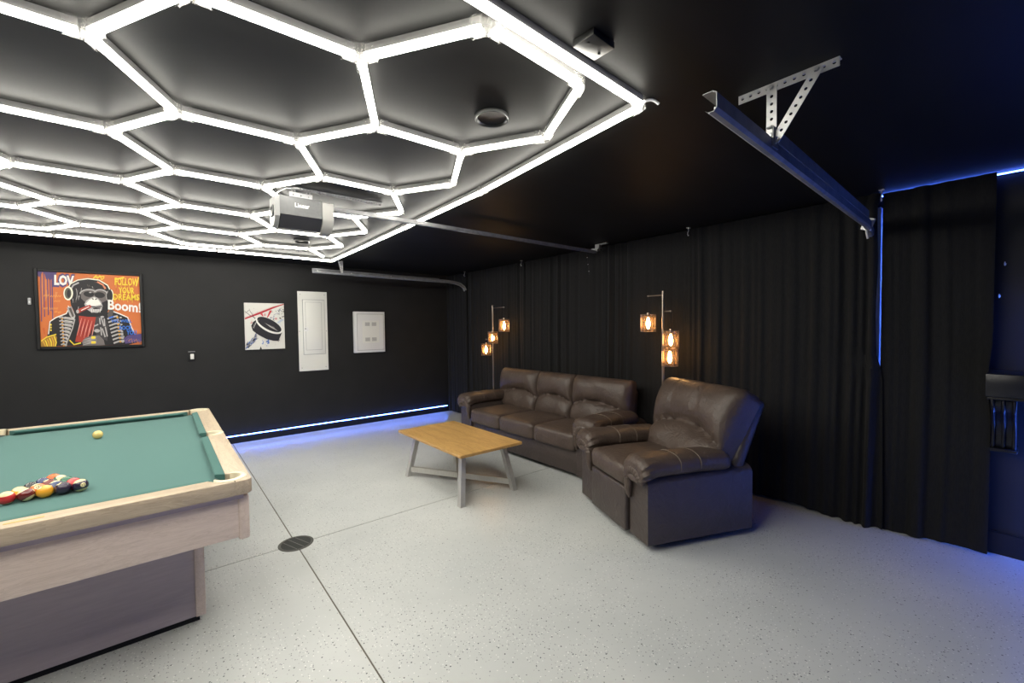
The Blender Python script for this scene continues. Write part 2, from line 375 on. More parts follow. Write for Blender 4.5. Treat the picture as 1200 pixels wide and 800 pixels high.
# ================================================================== GARAGE DOOR OPENER
op = empty('garage_door_opener', (.60, 3.10, 2.187), 0, 'grey ceiling-hung door opener with long steel rail to the drapes', 'opener')
def opx(pts): return [tuple(p) for p in pts]
M_OPG = noisy(mat('grey plastic', rough=.4), (.062, .064, .068), (.075, .077, .08), ns=60)[0]
M_OPD = mat('dark navy plastic', (.014, .014, .02), .45)
M_LENS = mat('frosted lens plastic', (.27, .265, .25), .35)
M_CAP = mat('pale grey plastic', (.22, .22, .22), .4)
# side profile in y-z: front face, chamfer below, back
prof = [(-.085, .035), (-.085, .158), (-.078, .164), (.075, .164), (.085, .155), (.085, .0), (-.04, -.035), (-.055, -.03)]
MYZ = Matrix(((0, 0, 1, 0), (1, 0, 0, 0), (0, 1, 0, 0), (0, 0, 0, 1)))     # prism (y,z) swept along x
part(op, 'motor_housing', MB().prism([(-.085, .045), (-.085, .158), (-.078, .164), (.075, .164), (.085, .155), (.085, .02), (.07, .045)], 0, .252, 0, MYZ), M_OPG)
part(op, 'lower_housing', MB().prism([(-.085, .0445), (.084, .0445), (.084, .03), (.02, -.025), (-.02, -.03), (-.05, .0)], .006, .252, 0, MYZ), M_OPD, label='dark lower cover of the opener')
ec = part(op, 'end_cap', MB().prism([(-.083, .03), (-.083, .156), (.075, .162), (.083, .0), (.02, -.03), (-.03, -.02)], -.028, -.001, 0, MYZ), M_CAP, label='pale end cap of the opener')
MB().rbox((-.032, -.01, .07), (.008, .07, .07), .003, 1).build('control_panel', M_OPG, ec)
for yy in (-.03, .0): MB().rbox((-.037, yy, .085), (.004, .016, .016), .001, 1).build('button', M_BLACK, ec)
pl = [(-.08, .02), (-.088, .05), (-.085, .155), (-.075, .16), (.075, .16), (.083, .15), (.083, -.02), (.03, -.045), (-.03, -.035)]
lens = part(op, 'lamp_lens', MB().prism(pl, .254, .325, 0, MYZ), M_LENS, label='pale lamp lens at the rail end')
vs, fs = text_polys('Linear', .0)
wmax = max(v[0] for v in vs); sc = .088/wmax
part(op, 'lettering', MB().add([(.085+x*sc, -.0856, .098+y*sc*1.15) for x, y in vs], fs), mat('white lettering', (.85, .85, .85), .5), 0, label='white word Linear')
# rail from the motor to the header above the drapes
ra, rb = Vector((.325, .02, .150)), Vector((3.27, .10, .158))
def along(a, b, wy, hz, mi=0):
    d = (b-a).normalized(); n = Vector((-d.y, d.x, 0)).normalized(); up = d.cross(n)*-1 if d.cross(n).z < 0 else d.cross(n)
    vs = []
    for e in (a, b):
        for s, z in ((-1, -1), (1, -1), (1, 1), (-1, 1)): vs.append(tuple(e+n*s*wy/2+up*z*hz/2))
    return vs, [(0, 1, 2, 3), (7, 6, 5, 4), (0, 4, 5, 1), (1, 5, 6, 2), (2, 6, 7, 3), (3, 7, 4, 0)]
rail = MB()
for s, z in ((-.013, 0), (.013, 0)):
    vs, fs = along(ra+Vector((0, s, z)), rb+Vector((0, s, z)), .005, .026); rail.add(vs, fs)
vs, fs = along(ra+Vector((0, 0, .014)), rb+Vector((0, 0, .014)), .034, .004); rail.add(vs, fs)
rl = part(op, 'rail', rail, M_RAIL, 30)
rl2 = MB(); d = (rb-ra)
for i in range(90):                                            # chain along the rail
    p = ra+d*(.02+.42*i/90); rl2.box((p.x, p.y, p.z-.012), (.008, .010, .007))
ch = rl2.build('chain', M_STEEL, rl, 0); ch['kind'] = 'stuff'
part(op, 'header_bracket', MB().box((3.28, .105, .185), (.05, .09, .03)).box((3.27, .06, .215), (.04, .06, .05)).box((3.275, .0, .235), (.03, .14, .012)), M_STEEL)
# hanging straps and the perforated ceiling strip
def perforated(mb, a, b, wdir, width, thick, pitch=.028, hole=.5):
    """flat steel strip with a row of real holes: built as ladder of plates"""
    a, b, wdir = Vector(a), Vector(b), Vector(wdir).normalized(); d = b-a; L = d.length; d.normalize(); nn = d.cross(wdir).normalized()
    n = max(1, int(round(L/pitch))); st = L/n
    def plate(s0, s1, w0, w1):
        vs = []
        for s in (s0, s1):
            for ww, t in ((w0, -.5), (w1, -.5), (w1, .5), (w0, .5)):
                vs.append(tuple(a+d*s+wdir*ww+nn*t*thick))
        mb.add(vs, [(0, 1, 2, 3), (7, 6, 5, 4), (0, 4, 5, 1), (1, 5, 6, 2), (2, 6, 7, 3), (3, 7, 4, 0)])
    hw = width/2; rh = width*hole/2; seg = 8
    for i in range(n):                                         # square plate with an octagonal hole
        s0, s1 = i*st, (i+1)*st; cs = (s0+s1)/2
        ins = []; out = []
        for k in range(seg):
            th = 2*PI*k/seg; c_, s_ = math.cos(th), math.sin(th)
            ins.append((cs+rh*c_, rh*s_)); m = max(abs(c_), abs(s_)); out.append((cs+(st/2)*c_/m, hw*s_/m))
        vs = []
        for t in (-.5, .5):
            for lst in (ins, out):
                for s, ww in lst: vs.append(tuple(a+d*s+wdir*ww+nn*t*thick))
        fs = []
        for k in range(seg):
            k2 = (k+1) % seg
            fs += [(k, k2, seg+k2, seg+k), (2*seg+k, 3*seg+k, 3*seg+k2, 2*seg+k2), (k, 2*seg+k, 2*seg+k2, k2), (seg+k, seg+k2, 3*seg+k2, 3*seg+k)]
        mb.add(vs, fs)
    return mb
pb = MB(); perforated(pb, (.10, -.01, .245), (.70, .02, .245), (0, 0, 1), .030, .003, .02, .5)
pb.box((.40, .008, .2475), (.60, .028, .003))
part(op, 'ceiling_strip', pb, M_RAIL, 30, label='perforated steel strip on the ceiling')
for x in (.10, .19):
    part(op, 'hanger_strap', perforated(MB(), (x, 0, .165), (x, 0, .235), (1, 0, 0), .026, .003, .024), M_RAIL, 30)
part(op, 'top_bracket', perforated(MB(), (.06, -.06, .182), (.20, -.06, .182), (0, 0, 1), .032, .003, .046, .30), M_GREYSLOT, 30)
part(op, 'wire', MB().tube([(-.01, -.03, .15), (.0, -.03, .19), (.05, -.02, .225), (.12, -.01, .243), (.16, 0, .246)], .004, 6), M_WHITE, label='pale feed wire looping to the ceiling')
# release cord hanging at the rail end
pc = [(4.0+.004*math.sin(t*3), 3.45-.10*t, 2.40-.28*t) for t in np.linspace(0, 1, 14)]
rc = empty('release_cord', (3.93, 3.40, ZC), 0, 'thin dark cord with bright clips hanging at the rail end', 'cord')
pts = [(.0, -.01-.05*t, -.001-.33*t) for t in np.linspace(0, 1, 9)]
part(rc, 'cord', MB().tube(pts, .004, 6), M_BLACK)
for i in (1, 3, 5, 7): part(rc, 'clip', MB().box((pts[i][0]-.004, pts[i][1], pts[i][2]), (.006, .010, .006)), M_STEELB, 0)

# ================================================================== GARAGE DOOR TRACKS
def track(name, a, b, curve_pts, label, near_doubled, flip):
    o = empty(name, a, 0, label, 'door track', 'garage door tracks')
    a = Vector(a); b = Vector(b)
    d = (b-a); L = d.length; ang = math.atan2(d.y, d.x); slope = math.asin(d.z/L)
    s = -1 if flip else 1
    # J-shaped channel: profile (across, up)
    pf = [(x*(1 if flip else .8), z*(1 if flip else .72)) for x, z in [(-.030, .030), (.0, .030), (.012, .022), (.013, -.018), (.004, -.030), (-.012, -.030), (-.022, -.022)]]
    pf2 = [(x+.0025, z+.0025 if z > 0 else z-.0025) for x, z in pf]
    path = [Vector((0, 0, 0)), Vector((L, 0, 0))]
    for px, pz in curve_pts: path.append(Vector((px, 0, pz)))
    mb = MB(); vs = []; k = len(pf)*2
    loop = pf+pf2[::-1]
    for i, p in enumerate(path):
        q0 = path[max(0, i-1)]; q1 = path[min(len(path)-1, i+1)]; t = (q1-q0).normalized(); up = Vector((-t.z, 0, t.x))
        for x, z in loop:
            w_ = p+Vector((0, s*x, 0))+up*z; vs.append(tuple(w_))
    fs = []
    for i in range(len(path)-1):
        for j in range(k): fs.append((i*k+j, i*k+(j+1) % k, (i+1)*k+(j+1) % k, (i+1)*k+j))
    fs += [(j, j+1, k-2-j, k-1-j) for j in range(len(pf)-1)]
    e = (len(path)-1)*k
    fs += [(e+j+1, e+j, e+k-1-j, e+k-2-j) for j in range(len(pf)-1)]
    mb.add(vs, fs)
    o.rotation_euler = (0, -slope, ang)
    part(o, 'channel', mb, M_TRACK, 30)
    if near_doubled is not None:
        part(o, 'stiffener', MB().box(((near_doubled+L*.985)/2, s*.016, .045 if flip else .026), (L*.985-near_doubled, .003, .052 if flip else .02)).box(((near_doubled+L*.985)/2, s*.004, .070 if flip else .036), (L*.985-near_doubled, .026, .003)), M_TRACK, 0, label='angle iron fixed along the track')
    for t in (.02, .25, .55): part(o, 'bolt', MB().lathe([(0, -.004), (.006, -.003), (.007, .0)], 8, (0, 0, 0), 0, Matrix.Translation((L*t+.02, -.018 if not flip else .018, .008)) @ Matrix.Rotation(PI/2, 4, 'X')), M_STEELB)
    return o, L
tr, L = track('door_track', (1.345, .648, 2.193), (3.78, .745, 2.19), [(2.52, -.01), (2.60, -.05)], 'steel door track at the right, lit blue along its length', .50, True)
brk = empty('track_bracket', (1.87, .665, 2.206), 0, 'perforated steel triangle bracket hanging the right door track', 'bracket')
b = MB(); perforated(b, (.0, .125, .215), (.0, -.215, .215), (0, 0, 1), .036, .003, .030, .36)
b.box((.012, -.045, .2285), (.026, .34, .003)); part(brk, 'ceiling_angle', b, M_STEELB, 30)
part(brk, 'upright', perforated(MB(), (-.004, .0, -.01), (-.004, .0, .222), (0, 1, 0), .036, .003, .030, .36), M_STEELB, 30)
part(brk, 'brace', perforated(MB(), (-.008, -.012, .0), (-.008, -.155, .218), (0, 1, .6), .034, .003, .030, .36), M_STEELB, 30)
for yy, zz in ((0, .212), (-.15, .212), (0, .03)):
    part(brk, 'bolt', MB().lathe([(0, -.009), (.007, -.008), (.008, -.002), (.008, 0)], 8, (0, 0, 0), 0, Matrix.Translation((-.009, yy, zz)) @ Matrix.Rotation(-PI/2, 4, 'Y') @ Matrix.Scale(-1, 4, (0, 0, 1))), M_STEEL)
part(brk, 'end_plate', MB().box((-.004, .0, -.008), (.06, .03, .03)), M_STEEL, 0)
jam = empty('track_clip', (3.86, .762, 2.195), 0, 'crumpled shiny bracket at the far end of the right track', 'bracket')
part(jam, 'plate', MB().rbox((0, -.008, .0), (.012, .062, .085), .003, 1, 0, Matrix.Rotation(.35, 4, 'X')).rbox((-.01, .012, .012), (.03, .04, .03), .006, 1), M_STEELB)
part(jam, 'tongue', MB().tube([(-.01, .0, -.03), (-.012, -.004, -.07), (-.008, -.01, -.105)], .007, 6), M_STEELB)
tl, L = track('door_track', (1.57, 6.06, 2.272), (3.50, 6.06, 2.252), [(2.05, .002), (2.18, -.008), (2.29, -.032), (2.36, -.075), (2.39, -.13)], 'steel door track by the art wall, curving down at the drapes', .0, False)
bl = empty('track_bracket', (1.95, 6.06, 2.273), 0, 'short perforated hanger above the far door track', 'bracket')
part(bl, 'upright', perforated(MB(), (0, 0, .0), (0, 0, .162), (1, 0, 0), .030, .003, .027), M_STEELB, 30)
part(bl, 'brace', perforated(MB(), (-.004, .0, .01), (-.05, -.03, .160), (1, 0, 0), .024, .003, .027), M_STEELB, 30)

# ================================================================== CURTAINS
XC = 4.0
def curtain(y0, y1, seed, label, amp=.020, bottom=.012, top=2.425, left=None, right=None, xo=0, hem=0.0):
    """y0 > y1 in view order left to right"""
    rnd = random.Random(seed); wd = abs(y0-y1); nu = max(50, int(wd*190)); nv = 26
    comps = [(rnd.uniform(5, 8), rnd.uniform(0, 6.3), .55), (rnd.uniform(11, 15), rnd.uniform(0, 6.3), .9), (rnd.uniform(19, 26), rnd.uniform(0, 6.3), .6), (rnd.uniform(34, 44), rnd.uniform(0, 6.3), .22)]
    ew = [(rnd.uniform(1.2, 2.2), rnd.uniform(0, 6.3)), (rnd.uniform(2.5, 4), rnd.uniform(0, 6.3))]
    def offs(y, z):
        e = .55+.3*math.sin(ew[0][0]*y*2+ew[0][1])+.25*math.sin(ew[1][0]*y*2+ew[1][1])
        yy = y+.010*math.sin(z*1.7+seed)+.012*math.sin(y*9+seed)
        s = sum(a*math.sin(2*PI*fq*yy*.55+ph) for fq, ph, a in comps)*(.35+.9*abs(math.sin(4.3*yy+seed))**2)
        s = math.copysign(abs(s)**.8, s)
        fl = .75+.35*(1-z/2.4)
        return amp*max(.12, e)*fl*s
    def P(a, b_):
        z = bottom+(top-bottom)*b_
        yl = y0 if left is None else left(z); yr = y1 if right is None else right(z)
        y = yl+(yr-yl)*a; x = XC+xo+offs(y, z)
        if b_ == 0: z += hem*math.sin(7*y+seed)*.5
        if b_ < .08: x -= (1-b_/.08)*hem*.7
        return (x, y, z)
    mb = MB(); mb.grid(nu, nv, P)
    vs = list(mb.v); n0 = len(vs)                              # thickness
    mb.add([(x+.004, y, z) for x, y, z in vs], [tuple(reversed(fc)) for fc in list(mb.f)])
    rim = [(i, i+1) for i in range(nu-1)]+[((nv-1)*nu+i+1, (nv-1)*nu+i) for i in range(nu-1)]
    rim += [((j+1)*nu, j*nu) for j in range(nv-1)]+[(j*nu+nu-1, (j+1)*nu+nu-1) for j in range(nv-1)]
    for i, j in rim: mb.f.append((j, i, n0+i, n0+j)); mb.m.append(0)
    o = mb.build('curtain', M_CURT, None, 60)
    tag(o, label, 'curtain', 'black floor-length drapes')
    return o
curtain(6.69, 6.07, 1, 'narrow black drape in the far corner beside the art wall', .022, xo=-.01)
curtain(6.07, 4.60, 2, 'black drape behind the left floor lamp and sofa end', .023, xo=.012)
curtain(4.60, 3.43, 3, 'black drape behind the middle of the sofa', .023, xo=.014)
curtain(3.43, 2.13, 4, 'black drape behind the right floor lamp', .022, xo=.014)
def rgt(z):
    if z > 2.36: return .705
    if z < 1.15: return .690-.02*max(0, 1-z)
    t = min(1, (z-1.15)/.05, (2.36-z)/.03)
    return .690+t*.034+.003*math.sin(z*9)
curtain(2.13, .735, 5, 'black drape behind the recliner, left of the blue slit', .024, right=rgt, hem=.03, xo=-.004)
def rgr(z): return .165+(.02*(1-min(1, abs(z-1.12)/.25)) if abs(z-1.12) < .25 else 0)
curtain(.708, .165, 6, 'rightmost black drape, right of the blue slit', .012, right=rgr, left=lambda z: .708+(.02 if z < 1.1 else 0)*min(1, (1.1-z)*4), hem=.03, xo=.042, bottom=.008)
# hooks that carry the drapes
for y, lab in ((6.06, 'by the far door track'), (4.60, 'above the sofa'), (2.13, 'above the recliner side'), (.70, 'above the blue slit')):
    o = empty('curtain_hook', (3.955, y, ZC), 0, 'small steel curtain hook on the ceiling '+lab, 'hook', 'ceiling hooks of the drapes')
    part(o, 'base', MB().rbox((0, 0, -.004), (.03, .03, .008), .002, 1), M_STEELB)
    part(o, 'shank', MB().tube([(0, 0, -.006), (0, 0, -.035), (-.012, 0, -.05), (-.014, 0, -.065), (-.004, 0, -.08), (.006, 0, -.07)], .004, 6), M_STEELB)

# ================================================================== BLUE LED STRIPS
def strip(name, c, s, m, label, mount, mc, ms):
    o = empty(name, c, 0, label, 'light strip')
    part(o, 'mounting', MB().box(mc, ms), M_BLACK, 0)
    part(o, 'led_band', MB().box((0, 0, 0), s), m, 0)
    return o
strip('led_strip', (.80, YW-.0205, .101), (6.30, .007, .008), M_BLUE, 'cool white-blue light strip along the foot of the art wall', 0, (0, .010, .0), (6.30, .013, .014))
strip('led_strip', (XW-.012, -.03, 2.428), (.008, 1.54, .008), M_BLUEC, 'blue light strip along the top of the right wall', 0, (.008, 0, .0), (.007, 1.54, .012))
M_NEON = mat('lit blue tube', (.5, .6, .8), .4, emit=(.05, .15, 1.0), estr=58)
bt = empty('blue_tube_light', (XW-.085, -.17, 0), 0, 'upright blue tube light on the wall right of the shelf', 'light strip')
part(bt, 'tube', MB().tube([(0, 0, .06), (0, 0, 1.60)], .014, 10), M_NEON)
for zz in (.05, .8, 1.61): part(bt, 'clip', MB().box((.038, 0, zz), (.09, .04, .02)), M_BLACK, 0)
strip('led_strip', (XW-.012, .655, 1.30), (.006, .005, 2.0), M_BLUE, 'blue upright light strip hidden behind the rightmost drape', 0, (.008, 0, 0), (.007, .012, 2.02))

strip('led_strip', (2.0, YF+.0205, .106), (4.2, .007, .012), M_BLUE, 'white-blue light strip along the foot of the near side wall', 0, (0, -.010, .0), (4.2, .013, .026))
struct('baseboard_front', MB().rbox(((XL+XW)/2, YF+.008, .045), (XW-XL-.04, .016, .09), .003, 1), M_BLACK)
# ================================================================== WALL SHELF, RIGHT EDGE
sh = empty('wall_shelf', (XW, .0, 1.035), 0, 'thick black mantel shelf on a scroll corbel at the right edge', 'shelf')
part(sh, 'shelf_board', MB().rbox((-.17, .035, .085), (.34, .29, .135), .004, 2), M_BLACKGLOSS)
part(sh, 'moulding', MB().rbox((-.165, .035, .008), (.33, .275, .016), .004, 2), M_BLACK)
cb = MB()
def scroll(off=0):
    pts = [(0, 0), (-.25-off, 0), (-.262-off, -.02), (-.25-off, -.06), (-.21-off, -.095), (-.155-off, -.135), (-.115-off, -.19), (-.10-off, -.25), (-.115-off, -.295), (-.105-off, -.32), (-.07, -.325), (0, -.325)]
    return pts
MXZ = Matrix(((1, 0, 0, 0), (0, 0, 1, 0), (0, 1, 0, 0), (0, 0, 0, 1)))
cb.prism(scroll(), .06, .158, 0, MXZ)
part(sh, 'corbel', cb, M_BLACKGLOSS, 50)
for y in (.066, .109, .152):
    path = [(x-.006, y, z) for x, z in scroll()[1:-2]]
    part(sh, 'corbel_rib', MB().tube(path, .010, 8), M_BLACKGLOSS, 60)
part(sh, 'corbel_foot', MB().rbox((-.07, .109, -.335), (.15, .115, .02), .003, 1), M_BLACKGLOSS)
for (y, z) in ((.125, 1.86), (.145, 1.66)):
    o = empty('wall_hook', (XW, y, z), 0, 'tiny steel hook on the blue-lit wall, '+('upper one' if z > 1.8 else 'lower one'), 'hook', 'wall hooks at the right edge')
    part(o, 'plate', MB().rbox((-.004, 0, 0), (.008, .010, .014), .002, 1), M_STEELB)
    part(o, 'prong', MB().tube([(-.006, 0, .0), (-.03, 0, -.01), (-.04, 0, .0), (-.042, 0, .012)], .003, 6), M_STEELB)
ob = empty('door_roller', (4.062, .712, .06), 0, 'small steel roller bracket in the gap under the drapes', 'bracket')
part(ob, 'plate', MB().rbox((0, 0, 0), (.006, .03, .09), .002, 1), M_STEELB)
part(ob, 'roller', MB().lathe([(.0, -.012), (.016, -.01), (.018, 0), (.016, .01), (0, .012)], 12, (-.012, .0, .02)), M_STEELB)

# ================================================================== POOL TABLE
TX0, TX1, TY0, TY1 = -1.03, .315, 2.345, 4.77
CX, CY = (TX0+TX1)/2, (TY0+TY1)/2; HX, HY = (TX1-TX0)/2, (TY1-TY0)/2
pt = empty('pool_table', (CX, CY, 0), 0, 'bleached oak pool table with green cloth and a boxed base', 'pool table')
ZB, ZR = .762, .797
def rrect(hx, hy, rad, n=5):
    o = []
    for sx, sy, a0 in ((1, 1, 0), (-1, 1, 90), (-1, -1, 180), (1, -1, 270)):
        for i in range(n+1):
            t = math.radians(a0+90*i/n); o.append((sx*(hx-rad)+rad*math.cos(t), sy*(hy-rad)+rad*math.sin(t)))
    return o
def ring_solid(mb, outer, inner, z0, z1, bev=.008):
    """frame between two loops with equal counts, rounded outer top and bottom edges"""
    n = len(outer)
    def scl(lp, d): return [(x-math.copysign(min(d, abs(x)), x), y-math.copysign(min(d, abs(y)), y)) for x, y in lp]
    loops = [(inner, z0), (scl(outer, bev), z0), (outer, z0+bev), (outer, z1-bev*1.6), (scl(outer, bev*.5), z1-bev*.5), (scl(outer, bev*1.8), z1), (inner, z1)]
    vs = [(x, y, z) for lp, z in loops for x, y in lp]; k = len(loops); fs = []
    for i in range(k):
        for j in range(n):
            i2 = (i+1) % k; j2 = (j+1) % n; fs.append((i*n+j, i*n+j2, i2*n+j2, i2*n+j))
    return mb.add(vs, fs)
RW = .095                                                       # wood rail width
def rail_piece(x0, x1, y0, y1, m):
    part(pt, 'rail', MB().rbox(((x0+x1)/2, (y0+y1)/2, (.728+ZR)/2), (x1-x0, y1-y0, ZR-.728), .012, 3), m)
def corner_poly(sx, sy):
    rad = .035; o = []
    for i in range(7):
        t = PI/2*i/6; o.append((sx*(HX-rad+rad*math.cos(t)), sy*(HY-rad+rad*math.sin(t))))
    return o
# rails: two long (along y) with full corners, two short (along x) between, pocket mouths cut by the pocket liners
def rail_poly(pts, m, name='rail'):
    mb = MB(); n = len(pts)
    a = sum(pts[i][0]*pts[(i+1) % n][1]-pts[(i+1) % n][0]*pts[i][1] for i in range(n))
    if a < 0: pts = pts[::-1]
    bm = bmesh.new(); vs = [bm.verts.new((x, y, .728)) for x, y in pts]; fc = bm.faces.new(vs)
    ex = bmesh.ops.extrude_face_region(bm, geom=[fc]); top = [v for v in ex['geom'] if isinstance(v, bmesh.types.BMVert)]
    for v in top: v.co.z = ZR
    ed = [e for e in bm.edges if e.verts[0].co.z == e.verts[1].co.z]
    bmesh.ops.bevel(bm, geom=ed, offset=.007, segments=2, profile=.5, affect='EDGES'); bm.verts.index_update()
    mb.add([v.co[:] for v in bm.verts], [[v.index for v in q.verts] for q in bm.faces]); bm.free()
    part(pt, name, mb, m)
PR = .062                                                       # pocket radius
def arc(cx, cy, rr, a0, a1, n=8): return [(cx+rr*math.cos(math.radians(a0+(a1-a0)*i/n)), cy+rr*math.sin(math.radians(a0+(a1-a0)*i/n))) for i in range(n+1)]
ix, iy = HX-RW, HY-RW                                           # inner edge of the wood
px, py = HX-.090, HY-.090                                       # corner pocket centres
sp = HX-.072                                                    # side pocket centre x
for sx in (-1, 1):
    c1 = [(sx*x, y) for x, y in [(HX-.035+.035*math.cos(PI/2*i/6), -(HY-.035)-.035*math.sin(PI/2*i/6)) for i in range(7)]]
    half = []
    # right long rail as one polygon (outer side straight, inner side with corner and side pocket bites)
    outer = [(HX, -(HY-.04))]+[(HX-.035+.035*math.cos(math.radians(t)), -(HY-.035)+.035*math.sin(math.radians(t))) for t in range(-15, -91, -15)]
    low = outer[::-1]
    poly = low[:-1]+[(HX, -(HY-.04)), (HX, HY-.04)]+[(HX-.035+.035*math.cos(math.radians(t)), (HY-.035)+.035*math.sin(math.radians(t))) for t in range(15, 91, 15)]
    poly += [(px+.02, HY)]+arc(px, py, PR, 70, -45, 8)
    poly += [(ix, py-.075)]
    poly += [(ix, .062)]+arc(sp, 0, .052, 118, 0, 5)[0:5]+arc(sp, 0, .052, 0, -118, 5)[0:6]+[(ix, -.062)]
    poly += [(ix, -(py-.075))]+arc(px, -py, PR, 45, -70, 8)+[(px+.02, -HY)]
    rail_poly([(sx*x, y) for x, y in poly], M_RAILY)
for sy in (-1, 1):
    poly = [(px+.0195, HY), (-(px+.0195), HY)]+[(-x, y) for x, y in arc(px, py, PR, 72, 132, 4)]+[(-(px-.075), iy), (px-.075, iy)]+arc(px, py, PR, 132, 72, 4)
    rail_poly([(x, sy*y) for x, y in poly], M_RAILX)
# bed
part(pt, 'bed', MB().box((0, 0, ZB-.02), (2*ix+.02, 2*iy+.02, .04)), M_FELT, 0)
# cushions: triangular rubber under cloth
CN = .040                                                       # cushion depth
def cushion(p0, p1, nrm, cut0, cut1):
    p0, p1, nrm = Vector((*p0, 0)), Vector((*p1, 0)), Vector((*nrm, 0)); d = (p1-p0).normalized()
    back = [(0, .002), (0, ZR-ZB-.001)]; nose = [(CN*.9, ZR-ZB-.003), (CN, ZR-ZB-.009), (CN*.96, ZR-ZB-.015), (CN*.45, .002)]
    vs = []
    for e, c, sgn in ((p0, cut0, 1), (p1, cut1, -1)):
        for dd, z in back+nose:
            q = e+nrm*dd+d*sgn*c*dd; vs.append((q.x, q.y, ZB+z))
    n = 6
    return part(pt, 'cushion', MB().add(vs, [tuple(range(n)), tuple(range(2*n-1, n-1, -1))]+[(i, n+i, n+(i+1) % n, (i+1) % n) for i in range(n)]), M_CUSH, 30)
for sx in (-1, 1):
    cushion((sx*ix, .062), (sx*ix, py-.07), (-sx, 0), .35, .9)
    cushion((sx*ix, -.062), (sx*ix, -(py-.07)), (-sx, 0), .35, .9)
for sy in (-1, 1): cushion((-(px-.07), sy*iy), (px-.07, sy*iy), (0, -sy), .9, .9)
# pocket liners: cream plastic collars with dark wells
def pocket(cx, cy, rr, a0, a1):
    lin = MB(); n = 16; vs = []; rows = [(rr, ZB-.03), (rr, ZR-.002), (rr+.005, ZR+.006), (rr+.022, ZR+.0065), (rr+.028, ZR+.001), (rr+.006, ZR-.01)]
    for i in range(n+1):
        t = math.radians(a0+(a1-a0)*i/n); tap = 1
        for q, z in rows:
            w_ = rr+(q-rr)*(.35+.65*math.sin(PI*i/n)**.6); vs.append((cx+w_*math.cos(t), cy+w_*math.sin(t), z))
    k = len(rows)
    fs = [(i*k+j, i*k+(j+1) % k, (i+1)*k+(j+1) % k, (i+1)*k+j) for i in range(n) for j in range(k)]
    lin.add(vs, fs); o = part(pt, 'pocket', lin, M_POCKET, 50)
    MB().lathe([(0, ZB+.0012), (rr*.98, ZB+.0012), (rr*.98, ZB-.03), (0, ZB-.03)], 20, (cx, cy, 0)).build('pocket_well', M_DARK, o, 40)
for sx in (-1, 1):
    for sy in (-1, 1):
        mid = math.degrees(math.atan2(sy, sx)); pocket(sx*px, sy*py, PR-.012, mid-120, mid+120)
    pocket(sx*sp, 0, .044, (0 if sx > 0 else 180)-112, (0 if sx > 0 else 180)+112)
# brass plate let into the near rail
part(pt, 'rail_plate', MB().rbox((CX*0+(-.42-CX)+.0, -HY+.047, ZR+.0006), (.105, .018, .002), .0008, 1), M_BRASS, label='brass plate let into the near rail')
# groove and apron
part(pt, 'shadow_groove', MB().box((0, 0, .715), (2*HX-.07, 2*HY-.07, .03)), M_GROOVE, 0)
AX, AY = HX-.018, HY-.045
for sy in (-1, 1): part(pt, 'apron', MB().rbox((0, sy*(AY-.012), .608), (2*AX-.075, .024, .192), .004, 2), M_OAKX)
for sx in (-1, 1): part(pt, 'apron', MB().rbox((sx*(AX-.012), 0, .608), (.024, 2*AY-.075, .192), .004, 2), M_OAKY)
for sx in (-1, 1):
    for sy in (-1, 1): part(pt, 'corner_trim', MB().rbox((sx*(AX-.017), sy*(AY-.017), .606), (.046, .046, .214), .010, 3), M_OAKY)
# boxed base
BX, BY = .135-CX, .5*(4.42-2.70); BCY = 0
part(pt, 'base_cabinet', MB().rbox((0, 0, .275), (2*BX-.02, 2*BY-.02, .49), .004, 1), M_BASE, label='mauve grey boxed base')
for sx in (-1, 1):
    for sy in (-1, 1): part(pt, 'base_corner', MB().rbox((sx*(BX-.02), sy*(BY-.02), .277), (.042, .042, .49), .004, 2), M_OAKY)
part(pt, 'plinth', MB().box((0, 0, .016), (2*BX-.05, 2*BY-.05, .032)), M_BLACK, 0)

# ================================================================== POOL BALLS
BR = .0282
BCOL = {0: (.74, .55, .19), 1: (.82, .36, .02), 2: (.02, .035, .12), 3: (.55, .03, .035), 4: (.030, .018, .045), 5: (.75, .13, .025), 6: (.02, .13, .075), 7: (.15, .018, .018), 8: (.012, .012, .015)}
BNAME = {1: 'golden yellow', 2: 'navy blue', 3: 'red', 4: 'dark purple', 5: 'orange', 6: 'green', 7: 'maroon', 8: 'black'}
CREAM = (.72, .60, .33)
ball_m = {}
def bmat(c, nm):
    if nm not in ball_m: ball_m[nm] = mat(nm, c, .09, spec=.6, coat=.4)
    return ball_m[nm]
def sphere(stripe, ns=32, nr=20):
    mb = MB(); vs = []; fs = []; ms = []
    for i in range(nr+1):
        t = PI*i/nr
        for j in range(ns): vs.append((BR*math.sin(t)*math.cos(2*PI*j/ns), BR*math.sin(t)*math.sin(2*PI*j/ns), BR*math.cos(t)))
    for i in range(nr):
        for j in range(ns):
            fs.append((i*ns+j, (i+1)*ns+j, (i+1)*ns+(j+1) % ns, i*ns+(j+1) % ns)); ms.append(1 if stripe and (i < 6 or i >= nr-6) else 0)
    mb.v = vs; mb.f = fs; mb.m = ms; return mb
